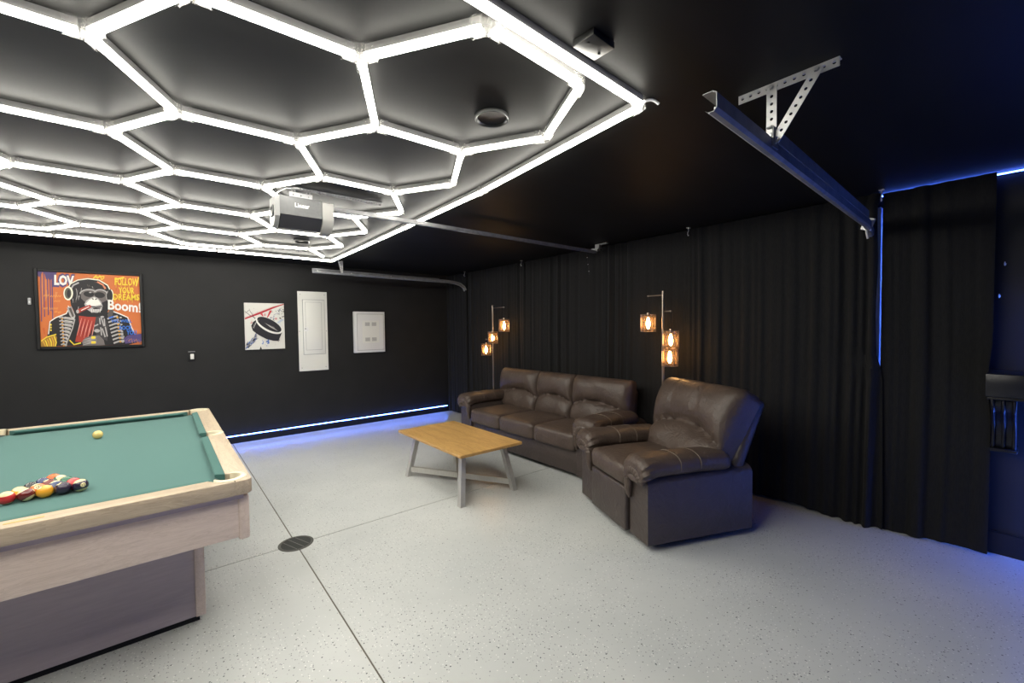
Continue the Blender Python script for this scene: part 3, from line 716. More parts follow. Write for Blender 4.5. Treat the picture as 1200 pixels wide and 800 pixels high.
def ball(num, x, y, rot, label, group='racked pool balls'):
    base = num if num <= 8 else num-8
    o = sphere(num > 8).build('pool_ball' if num else 'cue_ball', [bmat(BCOL[base], 'ball colour %d' % base), bmat(CREAM, 'cream resin')], None, 60, merge=True)
    o.location = (x, y, ZB+BR+.0004); o.rotation_euler = rot
    tag(o, label, 'pool ball', group)
    if num:
        sgn = (1, -1) if num else ()
        for s in sgn:                                          # number spot on +x and -x, on the band
            mb = MB(); n = 16; vs = [(s*(BR+.0002), 0, 0)]; fs = []
            for rr in (.18, .34):
                for j in range(n):
                    a_ = 2*PI*j/n; d = Vector((math.cos(rr)*s, math.sin(rr)*math.cos(a_), math.sin(rr)*math.sin(a_))); vs.append(tuple(d*(BR+.0002)))
            for j in range(n): fs += [(0, 1+j, 1+(j+1) % n), (1+j, n+1+j, n+1+(j+1) % n, 1+(j+1) % n)]
            sp_ = mb.add(vs, fs).build('number_spot', bmat(CREAM, 'cream resin'), o, 60)
            tv, tf = text_polys(str(num), .01, 2); w0 = max(v[0] for v in tv); h0 = max(v[1] for v in tv); k = .0095/h0
            out = []
            for a_, b_ in tv:
                d = Vector((s, (a_-w0/2)*k/BR*s, (b_-h0/2)*k/BR)).normalized(); out.append(tuple(d*(BR+.0005)))
            MB().add(out, tf).build('number', M_DARK, sp_, 0)
    return o
R60 = BR*2*math.cos(PI/6)+.0004
ROWS = [[11, 15, 1, 4, 12], [9, 13, 10, 3], [8, 7, 6], [2, 14], [5]]
ORI = {11: (.15, -.1, .3), 15: (.3, .5, 3.3), 1: (.2, .9, .5), 4: (.4, 1.1, .2), 12: (.10, -.22, -1.15), 9: (.2, .1, .6), 13: (.25, -.7, -1.5), 10: (-.5, .3, .9), 3: (.4, .2, 2.4), 8: (.9, .3, .3), 7: (.2, 1.2, .3), 6: (.4, .1, .9), 2: (1.2, .4, .2), 14: (.6, .35, .5), 5: (1.0, .2, .4)}
WHERE = ['nearest row of the rack', 'second row of the rack', 'middle row of the rack', 'two-ball row of the rack', 'far tip of the rack']
for i, row in enumerate(ROWS):
    for j, nm in enumerate(row):
        x = -.425+(j-(len(row)-1)/2)*(2*BR+.0003); y = 2.795+i*R60
        b0 = nm if nm <= 8 else nm-8
        ball(nm, x, y, ORI[nm], ('%s pool ball' % BNAME[b0] if nm <= 8 else 'cream pool ball with %s stripe' % BNAME[b0])+', '+WHERE[i])
ball(0, -.362, 4.10, (0, 0, 0), 'pale yellow ball alone near the far rail of the table', None)

# ================================================================== COFFEE TABLE
ct = empty('coffee_table', (2.19, 3.52, 0), 0, 'oak-topped coffee table with silver slanted legs in front of the sofa', 'coffee table')
TT = .46
part(ct, 'tabletop', MB().rbox((-.015, .0, TT-.0125), (.66, 1.18, .025), .003, 1), M_TABLE, 30)
LB = [(sx*.285, sy*.495) for sx in (-1, 1) for sy in (-1, 1)]
def beam(mb, a, b, wx, wy, cutz=None):
    """leg with horizontal end cuts"""
    vs = []
    for e in (a, b):
        for i, j in ((-1, -1), (1, -1), (1, 1), (-1, 1)): vs.append((e[0]+i*wx/2, e[1]+j*wy/2, e[2]))
    return mb.add(vs, [(3, 2, 1, 0), (4, 5, 6, 7), (0, 1, 5, 4), (1, 2, 6, 5), (2, 3, 7, 6), (3, 0, 4, 7)])
for x, y in LB:
    tx, ty = x*.76, y*.84
    lg = part(ct, 'leg', beam(MB(), (x, y, .006), (tx, ty, TT-.026), .045, .05), M_SILVER, 0)
    beam(MB(), (x, y, 0), (x, y, .0065), .05, .055).build('foot', M_SILVER, lg, 0)
def diag(a, b, z, h, wd):
    a, b = Vector((*a, 0)), Vector((*b, 0)); d = (b-a).normalized(); n = Vector((-d.y, d.x, 0)); vs = []
    for e in (a+d*.02, b-d*.02):
        for s, zz in ((-1, -1), (1, -1), (1, 1), (-1, 1)): q = e+n*s*wd/2; vs.append((q.x, q.y, z+zz*h/2))
    return MB().add(vs, [(3, 2, 1, 0), (4, 5, 6, 7), (0, 1, 5, 4), (1, 2, 6, 5), (2, 3, 7, 6), (3, 0, 4, 7)])
sc_ = .965
part(ct, 'stretcher', diag((-.285*sc_, .495*sc_), (.285*sc_, -.495*sc_), .075, .05, .03), M_SILVER, 0)
part(ct, 'stretcher', diag((-.285*sc_, -.495*sc_), (.285*sc_, .495*sc_), .0755, .049, .03), M_SILVER, 0)
part(ct, 'under_frame', MB().box((0, .0, TT-.035), (.44, .84, .018)), M_SILVER, 0)

# ================================================================== LEATHER SEATING
def se(x, p): return math.copysign(abs(x)**p, x)
def cushion_block(cx, cy, z0, z1, wx, dy, rad=.05, crown=.02, n=14, seed=0):
    """soft rounded block"""
    mb = MB(); hx, hy, hz = wx/2, dy/2, (z1-z0)/2; rad = min(rad, hz*.98)
    cz_ = (z0+z1)/2; rnd = random.Random(seed); ph = rnd.uniform(0, 6)
    def node(k, h):  # parameter -1..1 -> coordinate with dense edges
        return h*math.sin(k*PI/2)**1 if False else h*(1-(1-abs(k))**2)*(1 if k >= 0 else -1)
    def shape(p):
        x, y, z = p; q = Vector((max(-hx+rad, min(hx-rad, x)), max(-hy+rad, min(hy-rad, y)), max(-hz+rad, min(hz-rad, z))))
        d = Vector(p)-q
        if d.length > 1e-9: q = q+d.normalized()*rad
        a, b_ = q.x/hx, q.y/hy
        c_ = (1-a*a)*(1-b_*b_)
        if q.z > 0: q.z += crown*c_+.002*math.sin(9*a+ph)*math.sin(7*b_+ph)*c_
        if abs(q.y) > hy-rad*.7: q.y += math.copysign(.35*crown*(1-a*a)*(1-(q.z/hz)**2 if abs(q.z) < hz else 0), q.y)
        return (q.x+cx, q.y+cy, q.z+cz_)
    ks = [-1+2*i/n for i in range(n+1)]
    H = (hx, hy, hz)
    for ax in range(3):
        for s in (-1, 1):
            vs = []
            for i in ks:
                for j in ks:
                    p = [0, 0, 0]; p[ax] = s*H[ax]; p[(ax+1) % 3] = node(i, H[(ax+1) % 3]); p[(ax+2) % 3] = node(j, H[(ax+2) % 3]); vs.append(shape(p))
            m_ = n+1
            mb.add(vs, [(i*m_+j, i*m_+j+1, (i+1)*m_+j+1, (i+1)*m_+j) for i in range(n) for j in range(n)])
    return mb
def back_puff(cx, y0, z0, wl, wr, h, tilt, seam=.40, arch=.09, bulge=(.115, .095), grooves=(), seed=0, nu=44, nv=40, depth=.09, corner=.05, dipr=0, narrow=0):
    """two-tier back cushion: head pillow above an arched seam, lumbar roll below"""
    rnd = random.Random(seed); ph = [rnd.uniform(0, 6.3) for _ in range(4)]
    W = (wl+wr)/2; rows = []
    for j in range(nv+1):
        s = .5-.5*math.cos(PI*j/nv); s = .5*s+.5*j/nv; v = s*h; row = []
        for i in range(nu+1):
            k = -1+2*i/nu; x = (1-(1-abs(k))**1.8)*(1 if k >= 0 else -1)
            vs_ = h*seam+arch*(1-min(1, abs(x)/.95)**2.2)-.01
            edge = max(0, 1-abs(x)**7)**.5
            if v >= vs_:
                q = (v-vs_)/(h-vs_); fz = (max(0, 4*q*(1-q)))**.40*(1+.12*(q-.5)); t = bulge[0]*fz*edge
            else:
                q = v/vs_; fz = max(0, q**.35*(1-q)**.40*1.68); t = bulge[1]*min(1, fz)*edge
            dist = abs(v-vs_)
            t += .009*math.exp(-dist/.06)*math.sin(17*x*W+ph[0]+.8*math.sin(9*x+ph[1]))*edge*(1 if dist > .004 else 0)
            t += .003*math.exp(-(1-abs(x))/.10)*math.sin(38*v+ph[2])*edge
            t += .0035*math.sin(6*x+9*v+ph[3])*edge*min(1, dist/.1)
            for gx in grooves:
                if v > vs_: t -= .010*math.exp(-((x-gx)/.02)**2)
            xx = x*(wl if x < 0 else wr)
            rr = max(0, (s-.9)/.1); xx *= 1-corner*rr*rr
            xx *= 1-narrow*(1-s)
            row.append((xx, -t-.02, v))
        rows.append(row)
    ct_, st_ = math.cos(tilt), math.sin(tilt)
    def tf(p): x, y, z = p; return (cx+x, y0+y*ct_+z*st_, z0+z*ct_-y*st_)
    mb = MB(); m_ = nu+1
    mb.add([tf(p) for row in rows for p in row], [(j*m_+i, j*m_+i+1, (j+1)*m_+i+1, (j+1)*m_+i) for j in range(nv) for i in range(nu)])
    loop = [(0, i) for i in range(nu+1)]+[(j, nu) for j in range(1, nv+1)]+[(nv, i) for i in range(nu-1, -1, -1)]+[(j, 0) for j in range(nv-1, 0, -1)]
    a = [rows[j][i] for j, i in loop]; n = len(a); vs = []
    for dd, scl in ((0, 1), (.02, 1.0), (depth, .985)):
        for p in a: vs.append(tf((p[0]*scl, p[1]+dd, p[2]-(0 if scl == 1 else .006))))
    fs = [(k_*n+i, k_*n+(i+1) % n, (k_+1)*n+(i+1) % n, (k_+1)*n+i) for k_ in range(2) for i in range(n)]+[tuple(2*n+i for i in range(n))]
    mb.add(vs, fs)
    return mb
def arm_pillow(xc, yr, zt, rx, rz, yf=-.03, seed=0, ns=36):
    """padded arm top: a fat roll along the arm that folds over the front with gathers"""
    P = [(yr, zt-.01, .90, .9), (yr-.03, zt-.005, 1, 1), (yr-.16, zt, 1, 1.0), (yr-.30, zt+.004, 1, 1.02), (yr-.42, zt+.002, 1.0, 1.02), (yf+.16, zt+.002, 1.0, 1.03), (yf+.11, zt, 1.01, 1.06), (yf+.07, zt-.006, 1.03, 1.10),
         (yf+.04, zt-.012, 1.03, 1.12), (yf+.015, zt-.022, 1.0, 1.05), (yf-.004, zt-.034, .90, .88), (yf-.010, zt-.042, .70, .62), (yf-.004, zt-.046, .42, .34), (yf+.008, zt-.048, .12, .1)]
    rnd = random.Random(seed); ph = rnd.uniform(0, 6)
    # refine
    Q = []
    for a, b_ in zip(P, P[1:]):
        for t in (0, .33, .66): Q.append(tuple(a[i]+(b_[i]-a[i])*t for i in range(4)))
    Q.append(P[-1]); k = len(Q); vs = []
    for i, (y, z, sx_, sz_) in enumerate(Q):
        y0_, z0_ = Q[max(0, i-1)][:2]; y1_, z1_ = Q[min(k-1, i+1)][:2]; t = Vector((0, y1_-y0_, z1_-z0_)).normalized(); nrm = Vector((0, 0, 1))
        if nrm.dot(Vector((0, -.5, 1))) < 0: nrm = -nrm
        fr = max(0, min(1, (yf+.17-y)/.14))                  # gathers only near the front
        for j in range(ns):
            th = 2*PI*j/ns; c_, s_ = se(math.cos(th), .8), se(math.sin(th), .8)
            pl = 1+fr*.075*math.sin(11*th+ph)*(1-.5*abs(math.sin(th*.5)))+.012*math.sin(3*th+5*y+ph)
            wr = 1+.012*math.sin(26*y+2*th+ph)*(1-fr)
            q = Vector((xc+rx*sx_*c_*pl, y, z))+nrm*(rz*sz_*s_*pl*wr); vs.append(tuple(q))
    fs = [(i*ns+j, i*ns+(j+1) % ns, (i+1)*ns+(j+1) % ns, (i+1)*ns+j) for i in range(k-1) for j in range(ns)]
    fs += [tuple(range(ns-1, -1, -1)), tuple((k-1)*ns+j for j in range(ns))]
    return MB().add(vs, fs)
def gather_roll(xi, xo, zl, zt, y=-.012, rad=.036, s=1, seed=0):
    """puffy strip that runs up the inner front edge, over the arch and down the outside"""
    xm = (xi+xo)/2; w_ = abs(xo-xi)/2; path = [(xi, y+.012, zl), (xi, y+.0, zl+.05), (xi, y, zt-w_*.9)]
    sg = 1 if xo > xi else -1
    for i in range(1, 9):
        t = PI-PI*i/9; path.append((xm+sg*w_*math.cos(t), y, zt-w_*.9+w_*.9*math.sin(t)))
    path += [(xo, y+.004, zt-w_*.95)]
    P = []
    for a, b_ in zip(path, path[1:]):
        for k in range(4): P.append(tuple(a[i]+(b_[i]-a[i])*k/4 for i in range(3)))
    P.append(path[-1]); n = len(P)
    R = [rad*min(1, .35+i/4*.3, .45+(n-1-i)/3*.3)*(1+.10*math.sin(i*1.9+seed)) for i in range(n)]
    return MB().tube(P, R, 14)
def arm(parent, side, W, aw, depth, ztop, ysee, seed, zb=.05, stitches=(.2, .38), proud=.045):
    xi, xo = side*(W/2-aw), side*(W/2); xc = (xi+xo)/2
    a = MB(); hw = aw/2-.012
    zt = ztop-.115
    poly = [(xc-hw, zb), (xc+hw, zb)]+[(xc+hw*math.cos(math.radians(t)), zt-hw*.55+hw*.55*math.sin(math.radians(t))) for t in range(0, 181, 20)]
    Mx = Matrix(((1, 0, 0, 0), (0, 0, 1, 0), (0, 1, 0, 0), (0, 0, 0, 1)))
    a.prism(poly, .0, depth, 0, Mx)
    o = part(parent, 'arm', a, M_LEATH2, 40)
    arm_pillow(xc+side*.004, ysee, ztop-.072, aw/2+.010, .072, -proud, seed).build('arm_pillow', M_LEATH, o, 70)
    gather_roll(xi+side*.030, xo-side*.035, zt-.20, zt+.022, -.026, .036, 1, seed).build('gathered_welt', M_LEATH, o, 70)
    for y in stitches:
        pth = [(xc+side*.004+(aw/2+.0125)*se(math.cos(t), .8), y, ztop-.071+.0765*se(math.sin(t), .8)) for t in np.linspace(-.25, PI+.25, 22)]
        MB().tube(pth, .0022, 5).build('stitching', M_STITCH, o, 60)
    return o
# ---- sofa
SW, SD = 2.32, .86
so = empty('sofa', (3.075, 3.70, 0), -PI/2, 'brown leather three-seat sofa with puffy arms, against the black drapes', 'sofa')
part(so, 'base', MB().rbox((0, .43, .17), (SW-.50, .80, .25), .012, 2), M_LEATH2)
for sx in (-1, 1):
    for y in (.08, .78): part(so, 'foot', MB().lathe([(.025, 0), (.03, .05)], 10, (sx*(SW/2-.12), y, 0)), M_BLACK)
arm(so, -1, SW, .26, .84, .635, .66, 1); arm(so, 1, SW, .26, .84, .635, .66, 2)
sw = (SW-.52)/3
for i in range(3): part(so, 'seat_cushion', cushion_block((i-1)*sw, .27, .275, .455, sw-.006, .60, .045, .022, seed=i), M_LEATH, 70)
part(so, 'back_frame', MB().rbox((0, .80, .44), (SW-.30, .10, .78), .03, 3, 0, Matrix.Rotation(-.10, 4, 'X') @ Matrix.Translation((0, -.04, .06))), M_LEATH2)
for i, (wl, wr) in enumerate(((sw/2+.18, sw/2), (sw/2, sw/2), (sw/2, sw/2+.18))):
    part(so, 'back_cushion', back_puff((i-1)*sw, .60, .40, wl-.003, wr-.003, .54, .20, .40, .065, (.115, .085), seed=10+i, narrow=0 if i == 1 else 0), M_LEATH, 70)
# ---- recliner
RW_, RD = .99, .88
rec = empty('recliner', (2.615, 2.03, 0), math.radians(-112.5), 'brown leather recliner armchair turned toward the coffee table', 'armchair')
part(rec, 'base', MB().rbox((0, .44, .20), (RW_-.44, .80, .30), .01, 2), M_LEATH2)
part(rec, 'plinth', MB().box((0, .45, .022), (RW_-.2, .66, .044)), M_BLACK, 0)
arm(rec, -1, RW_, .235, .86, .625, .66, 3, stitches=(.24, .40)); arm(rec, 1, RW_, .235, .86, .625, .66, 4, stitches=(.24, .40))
part(rec, 'footrest', MB().rbox((0, -.004, .205), (RW_-.485, .05, .31), .014, 3), M_LEATH2)
part(rec, 'seat_cushion', cushion_block(0, .26, .365, .52, RW_-.475, .60, .05, .03, seed=7), M_LEATH, 70)
part(rec, 'back_cushion', back_puff(.02, .57, .42, .43, .47, .67, .45, .34, .11, (.13, .10), grooves=(-.36, .30), seed=21, depth=.13, corner=.10, narrow=.17), M_LEATH, 70)
part(rec, 'back_shell', MB().rbox((.025, .05, .40), (.86, .10, .80), .035, 3, 0, Matrix.Translation((0, .61, .24)) @ Matrix.Rotation(-.42, 4, 'X')), M_LEATH2)

# ================================================================== FLOOR LAMPS
def lamp(x, y, shades, arms, ztop, label):
    o = empty('floor_lamp', (x, y, 0), 0, label, 'floor lamp', 'floor lamps with caged bulbs')
    part(o, 'base', MB().lathe([(0, 0), (.13, 0), (.135, .006), (.13, .016), (.02, .024), (.014, .04), (0, .04)], 28), M_NICKEL)
    part(o, 'pole', MB().tube([(0, 0, .02), (0, 0, ztop)], .0125, 10), M_NICKEL)
    for (dx, dy, zc, za) in shades:
        # arm from the pole at height za, cord down to the shade
        part(o, 'arm', MB().tube([(0, 0, za), (dx, dy, za)], .006, 8).lathe([(0, -.009), (.009, -.006), (.009, .006), (0, .009)], 10, (dx, dy, za)), M_NICKEL)
        part(o, 'cord', MB().tube([(dx, dy, za), (dx+.003, dy, (za+zc+.1)/2), (dx, dy, zc+.105)], .003, 6), M_BLACK)
        R_, hh = .072, .085
        cg = MB()
        for z in (hh, -hh, hh-.02, -hh+.02): cg.tube([(dx+R_*math.cos(t), dy+R_*math.sin(t), zc+z) for t in np.linspace(0, 2*PI, 24, endpoint=False)], .0028, 5, closed=True)
        for k in range(12):
            t = 2*PI*k/12; cg.tube([(dx+R_*math.cos(t), dy+R_*math.sin(t), zc-hh), (dx+R_*math.cos(t), dy+R_*math.sin(t), zc+hh)], .0022, 5)
        for k in range(4):
            t = 2*PI*k/4; cg.tube([(dx, dy, zc+hh), (dx+R_*math.cos(t), dy+R_*math.sin(t), zc+hh)], .0025, 5)
        c = part(o, 'lamp_shade', cg, M_NICKEL, 60, label='cylindrical wire cage shade')
        MB().lathe([(.062, -.078), (.062, .078), (.0605, .078), (.0605, -.078), (.062, -.078)], 24, (dx, dy, zc)).build('glass', M_AMBER, c, 50)
        MB().lathe([(0, .105), (.014, .103), (.017, .085), (.017, .06), (.010, .055), (0, .055)], 12, (dx, dy, zc)).build('socket', M_NICKEL, c, 50)
        MB().lathe([(0, -.062), (.008, -.058), (.017, -.038), (.0215, -.012), (.019, .012), (.012, .04), (.009, .054), (0, .054)], 14, (dx, dy, zc)).build('bulb', M_BULB, c, 60)
    return o
lamp(3.80, 5.085, [(0, -.27, 1.525, 1.785), (.0, .005, 1.348, 1.47), (0, .178, 1.165, 1.32)], None, 1.825, 'left floor lamp with three caged bulbs, behind the sofa end')
lamp(3.80, 2.305, [(0, .165, 1.525, 1.795), (.0, -.082, 1.36, 1.635), (-.03, -.090, 1.195, 1.30)], None, 1.835, 'right floor lamp with three caged bulbs, between sofa and recliner')

# ================================================================== FLOOR DRAIN
dr = empty('floor_drain', (.686, 3.258, 0), math.radians(20), 'round dark cast floor drain at the crossing of the joints', 'drain')
part(dr, 'frame', MB().lathe([(.095, .0005), (.112, .0005), (.113, .003), (.108, .005), (.097, .0045), (.095, .002)], 32), mat('worn iron', (.10, .10, .09), .6, .3))
part(dr, 'grate', MB().lathe([(0, .0004), (.0945, .0004), (.0945, .003), (0, .003)], 32), mat('dark iron', (.028, .03, .028), .6, .3))
for xx in (-.045, .0, .045):
    hl = math.sqrt(.09**2-xx**2); part(dr, 'bar', MB().box((xx, 0, .0036), (.004, 2*hl, .0016)), mat('light iron', (.16, .16, .15), .5, .3), 0)

# ================================================================== WALL PANELS
def wall_at(name, x, z, label, cat): return empty(name, (x, YW, z), 0, label, cat)
bp_ = wall_at('breaker_panel', 1.724, 1.475, 'tall white electrical breaker panel with a door, on the black wall', 'breaker panel')
part(bp_, 'trim_plate', MB().rbox((0, -.006, 0), (.402, .012, 1.155), .003, 1), M_WHITE)
part(bp_, 'door_gap_shade', MB().rbox((.012, -.0125, .06), (.305, .004, .80), .001, 1), M_GREYSLOT)  # grey plate painting the shade line around the door
dp = part(bp_, 'door', MB().rbox((.012, -.020, .06), (.293, .018, .788), .005, 2), M_WHITE)
MB().rbox((.004, -.0294, .075), (.223, .001, .698), .0004, 1).build('panel_edge_shade', M_GREYSLOT, dp)  # grey sheet standing in for shade at the raised panel's edge
MB().rbox((.004, -.0310, .075), (.215, .005, .69), .003, 2).build('door_panel', M_WHITE, dp)
lt = MB().rbox((-.10, -.036, .03), (.055, .010, .055), .003, 1).build('latch', M_WHITE2, dp)
MB().rbox((-.112, -.0418, .037), (.013, .004, .013), .001, 1).build('latch_slot', M_BLACK, lt)
for x, z in ((-.165, .535), (.165, .535), (-.165, -.53), (.165, -.53), (-.185, 0), (.185, 0)):
    part(bp_, 'screw', MB().lathe([(0, -.002), (.006, -.001), (.007, .001)], 8, (0, 0, 0), 0, Matrix.Translation((x, -.013, z)) @ Matrix.Rotation(PI/2, 4, 'X') @ Matrix.Scale(-1, 4, (0, 0, 1))), M_GREYSLOT)
ab = wall_at('access_panel', 2.55, 1.449, 'square white vented wall box under clear film, right of the breaker panel', 'access panel')
part(ab, 'box', MB().rbox((0, -.028, 0), (.492, .056, .64), .006, 2), M_WHITE2)
part(ab, 'cover_gap_shade', MB().rbox((.012, -.0565, 0), (.43, .003, .57), .001, 1), M_GREYSLOT)  # shade around the cover, put in as a grey plate
fr = part(ab, 'cover', MB().rbox((.012, -.059, 0), (.418, .008, .558), .003, 1), M_WHITE2)
MB().rbox((.012, -.0634, .005), (.27, .002, .35), .0008, 1).build('inset_plate', M_WHITE, fr)
for sx in (-1, 1):
    for z in (.125, -.115):
        vt = MB()
        for k in range(5): vt.box((.012+sx*.053, -.0648, z+(k-2)*.0115), (.075, .002, .0075))
        part(ab, 'vent', vt, M_GREYSLOT, 0)
# light switch and the small sensor
sw_ = wall_at('light_switch', .287, 1.18, 'white rocker switch in a black plate on the art wall', 'switch')
part(sw_, 'plate', MB().rbox((0, -.004, .0), (.076, .008, .125), .003, 2), M_BLACK)
part(sw_, 'rocker', MB().rbox((0.004, -.010, -.002), (.036, .008, .066), .003, 2), M_WHITE)
part(sw_, 'top_edge', MB().rbox((0, -.006, .060), (.072, .010, .006), .002, 1), M_GREYSLOT)
ws = wall_at('wall_sensor', -1.062, 1.832, 'tiny grey wall sensor left of the chimp picture', 'sensor')
part(ws, 'body', MB().rbox((0, -.011, 0), (.024, .022, .07), .004, 2), M_GREYSLOT)
part(ws, 'button', MB().rbox((0, -.024, -.008), (.012, .005, .02), .002, 1), M_WHITE2)

# ================================================================== PICTURES
class Print:
    """flat print built from thin coloured layers; source points are measured pixels, mapped by a homography"""
    def __init__(self, quad, w, h):
        A = []
        for (x, y), (U, V) in zip(quad, ((0, 1), (1, 1), (1, 0), (0, 0))):
            A.append([x, y, 1, 0, 0, 0, -U*x, -U*y, -U]); A.append([0, 0, 0, x, y, 1, -V*x, -V*y, -V])
        self.H = np.linalg.svd(np.array(A, float))[2][-1].reshape(3, 3); self.w = w; self.h = h
        self.mb = MB(); self.cols = []; self.mats = []; self.d = 0
    def mi(self, c):
        if c not in self.cols:
            self.cols.append(c); self.mats.append(mat('print ink', c, .5, spec=.3))
        return self.cols.index(c)
    def mp(self, p):
        q = self.H @ np.array([p[0], p[1], 1.0]); uu, vv = q[0]/q[2], q[1]/q[2]
        uu = min(1, max(0, uu)); vv = min(1, max(0, vv))
        return ((uu-.5)*self.w, -.0002*0-self.d, (vv-.5)*self.h)
    def poly(self, pts, c):
        self.d += .00006; n = len(pts); self.mb.add([self.mp(p) for p in pts], [tuple(range(n))], self.mi(c))
    def ell(self, cx, cy, rx, ry, c, rot=0, n=20):
        cr, sr = math.cos(rot), math.sin(rot)
        self.poly([(cx+rx*math.cos(t)*cr-ry*math.sin(t)*sr, cy+rx*math.cos(t)*sr+ry*math.sin(t)*cr) for t in np.linspace(0, 2*PI, n, endpoint=False)], c)
    def stroke(self, pts, wd, c, taper=False):
        P = np.array(pts, float); n = len(P); L = []; R = []
        for i in range(n):
            t = P[min(i+1, n-1)]-P[max(i-1, 0)]; t = t/(np.hypot(*t)+1e-9); nn = np.array([-t[1], t[0]])
            k = wd/2*((1-.75*abs(2*i/(n-1)-1)) if taper and n > 2 else (1 if not taper else (1-.7*i/(n-1)))); L.append(P[i]+nn*k); R.append(P[i]-nn*k)
        self.d += .00006; vs = [self.mp(p) for p in L+R]
        self.mb.add(vs, [(i, i+1, n+i+1, n+i) for i in range(n-1)], self.mi(c))
    def text(self, s, x0, y0, x1, h, c, bold=.03, slope=0, drip=False, rnd=None):
        vs, fs = text_polys(s, bold, 2); wm = max(v[0] for v in vs); hm = .7
        self.d += .00006
        self.mb.add([self.mp((x0+(x1-x0)*a/wm, y0-h*b/hm+slope*(x1-x0)*a/wm)) for a, b in vs], fs, self.mi(c))
        if drip:
            for k in range(len(s)):
                xx = x0+(x1-x0)*(k+.5)/len(s)+rnd.uniform(-6, 6); yy = y0+slope*(xx-x0); self.stroke([(xx, yy-h*.5), (xx, yy+rnd.uniform(8, 32))], 6, c, True)
def arcp(cx, cy, rx, ry, a0, a1, n=14): return [(cx+rx*math.cos(math.radians(a0+(a1-a0)*i/n)), cy+ry*math.sin(math.radians(a0+(a1-a0)*i/n))) for i in range(n+1)]
OR, OR2, PUR, BLK, GRY, LGT, WHT, RED, DRED, YEL, BLU, CRM = (.56, .15, .04), (.60, .22, .07), (.075, .05, .16), (.016, .014, .017), (.09, .075, .07), (.38, .36, .36), (.74, .72, .68), (.36, .04, .025), (.16, .015, .02), (.80, .60, .05), (.035, .14, .52), (.78, .76, .62)
art = wall_at('framed_picture', -.588, 1.750, 'square black-framed graffiti picture of a chimp wearing headphones', 'picture')
AW_, AH_ = .868, .858
b = MB(); fw = .028
for sx in (-1, 1): b.rbox((sx*(AW_/2-fw/2), -.018, 0), (fw, .034, AH_), .004, 1)
for sz in (-1, 1): b.rbox((0, -.018, sz*(AH_/2-fw/2)), (AW_-2*fw, .034, fw), .004, 1)
part(art, 'frame', b, M_BLACK)
p = Print([(78, 88), (965, 130), (995, 718), (110, 740)], AW_-2*fw, AH_-2*fw)
rr_ = random.Random(9)
p.poly([(78, 88), (965, 130), (995, 718), (110, 740)], OR)
for k in range(26):                                             # loose warm brush patches
    x, y = rr_.uniform(110, 960), rr_.uniform(130, 700); p.stroke([(x, y), (x+rr_.uniform(-15, 15), y+rr_.uniform(30, 90))], rr_.uniform(8, 26), OR2 if k % 2 else (.52, .11, .025), True)
p.poly([(78, 88), (248, 96), (236, 130), (220, 120), (205, 150), (188, 170), (172, 150), (155, 158), (140, 108), (120, 95), (104, 130), (92, 138), (80, 126)], PUR)
for x, y0, y1 in ((106, 100, 520), (132, 100, 480), (165, 140, 465), (188, 150, 430), (205, 110, 600)): p.stroke([(x, y0), (x+4, (y0+y1)/2), (x+9, y1)], 9, PUR)
for x, y0, y1 in ((120, 120, 400), (150, 160, 330), (226, 110, 190)): p.stroke([(x, y0), (x+3, y1)], 7, OR2)
p.text('LOV', 214, 208, 405, 92, PUR, .11, .05); p.text('LOV', 222, 200, 398, 78, WHT, .05, .05)
for (x0, x1, y) in ((135, 180, 300), (190, 285, 305), (225, 275, 348), (135, 165, 410), (180, 255, 412), (230, 250, 440), (260, 282, 445)):
    n_ = 9; p.stroke([(x0+(x1-x0)*i/n_, y-(12 if i % 2 else -4)) for i in range(n_+1)], 5, (.75, .36, .08))
p.stroke([(565, 150), (590, 122), (600, 155), (622, 125), (640, 160), (660, 140)], 10, YEL); p.stroke([(570, 140), (662, 132)], 8, YEL)
# chimp: shoulders and jacket
p.poly([(165, 640), (182, 520), (240, 482), (330, 448), (365, 395), (400, 440), (700, 440), (745, 425), (800, 455), (868, 482), (905, 580), (960, 700), (880, 722), (170, 735)], BLK)
for pts in ([(175, 630), (188, 520), (240, 486), (330, 452), (358, 400), (345, 385)], [(735, 432), (800, 455), (868, 485), (905, 575), (925, 612)]): p.stroke(pts, 9, WHT)
p.poly([(335, 400), (375, 390), (410, 470), (400, 510), (360, 470)], LGT); p.poly([(350, 405), (372, 400), (398, 470), (385, 485)], GRY)
p.poly([(745, 425), (715, 400), (690, 460), (700, 500), (735, 470)], GRY)
# scarf
p.poly([(440, 470), (520, 480), (592, 482), (580, 560), (545, 610), (520, 660), (470, 700), (408, 695), (425, 620), (445, 560)], RED)
for k in range(9):
    x = 440+k*15; p.stroke([(x+25, 490+k*4), (x+5, 560+k*5), (x-15, 640+k*6)], 8, DRED if k % 2 else (.66, .30, .25), True)
p.poly([(590, 480), (660, 470), (700, 560), (690, 690), (600, 640), (570, 590)], (.05, .045, .05))
for pts in ([(622, 490), (628, 545)], [(634, 480), (660, 560)], [(662, 495), (668, 560)], [(575, 560), (610, 545)], [(632, 570), (640, 640)], [(645, 580), (672, 655)], [(672, 565), (690, 650)]): p.stroke(pts, 11, LGT)
p.ell(600, 600, 26, 15, LGT); p.ell(645, 480, 16, 8, LGT)
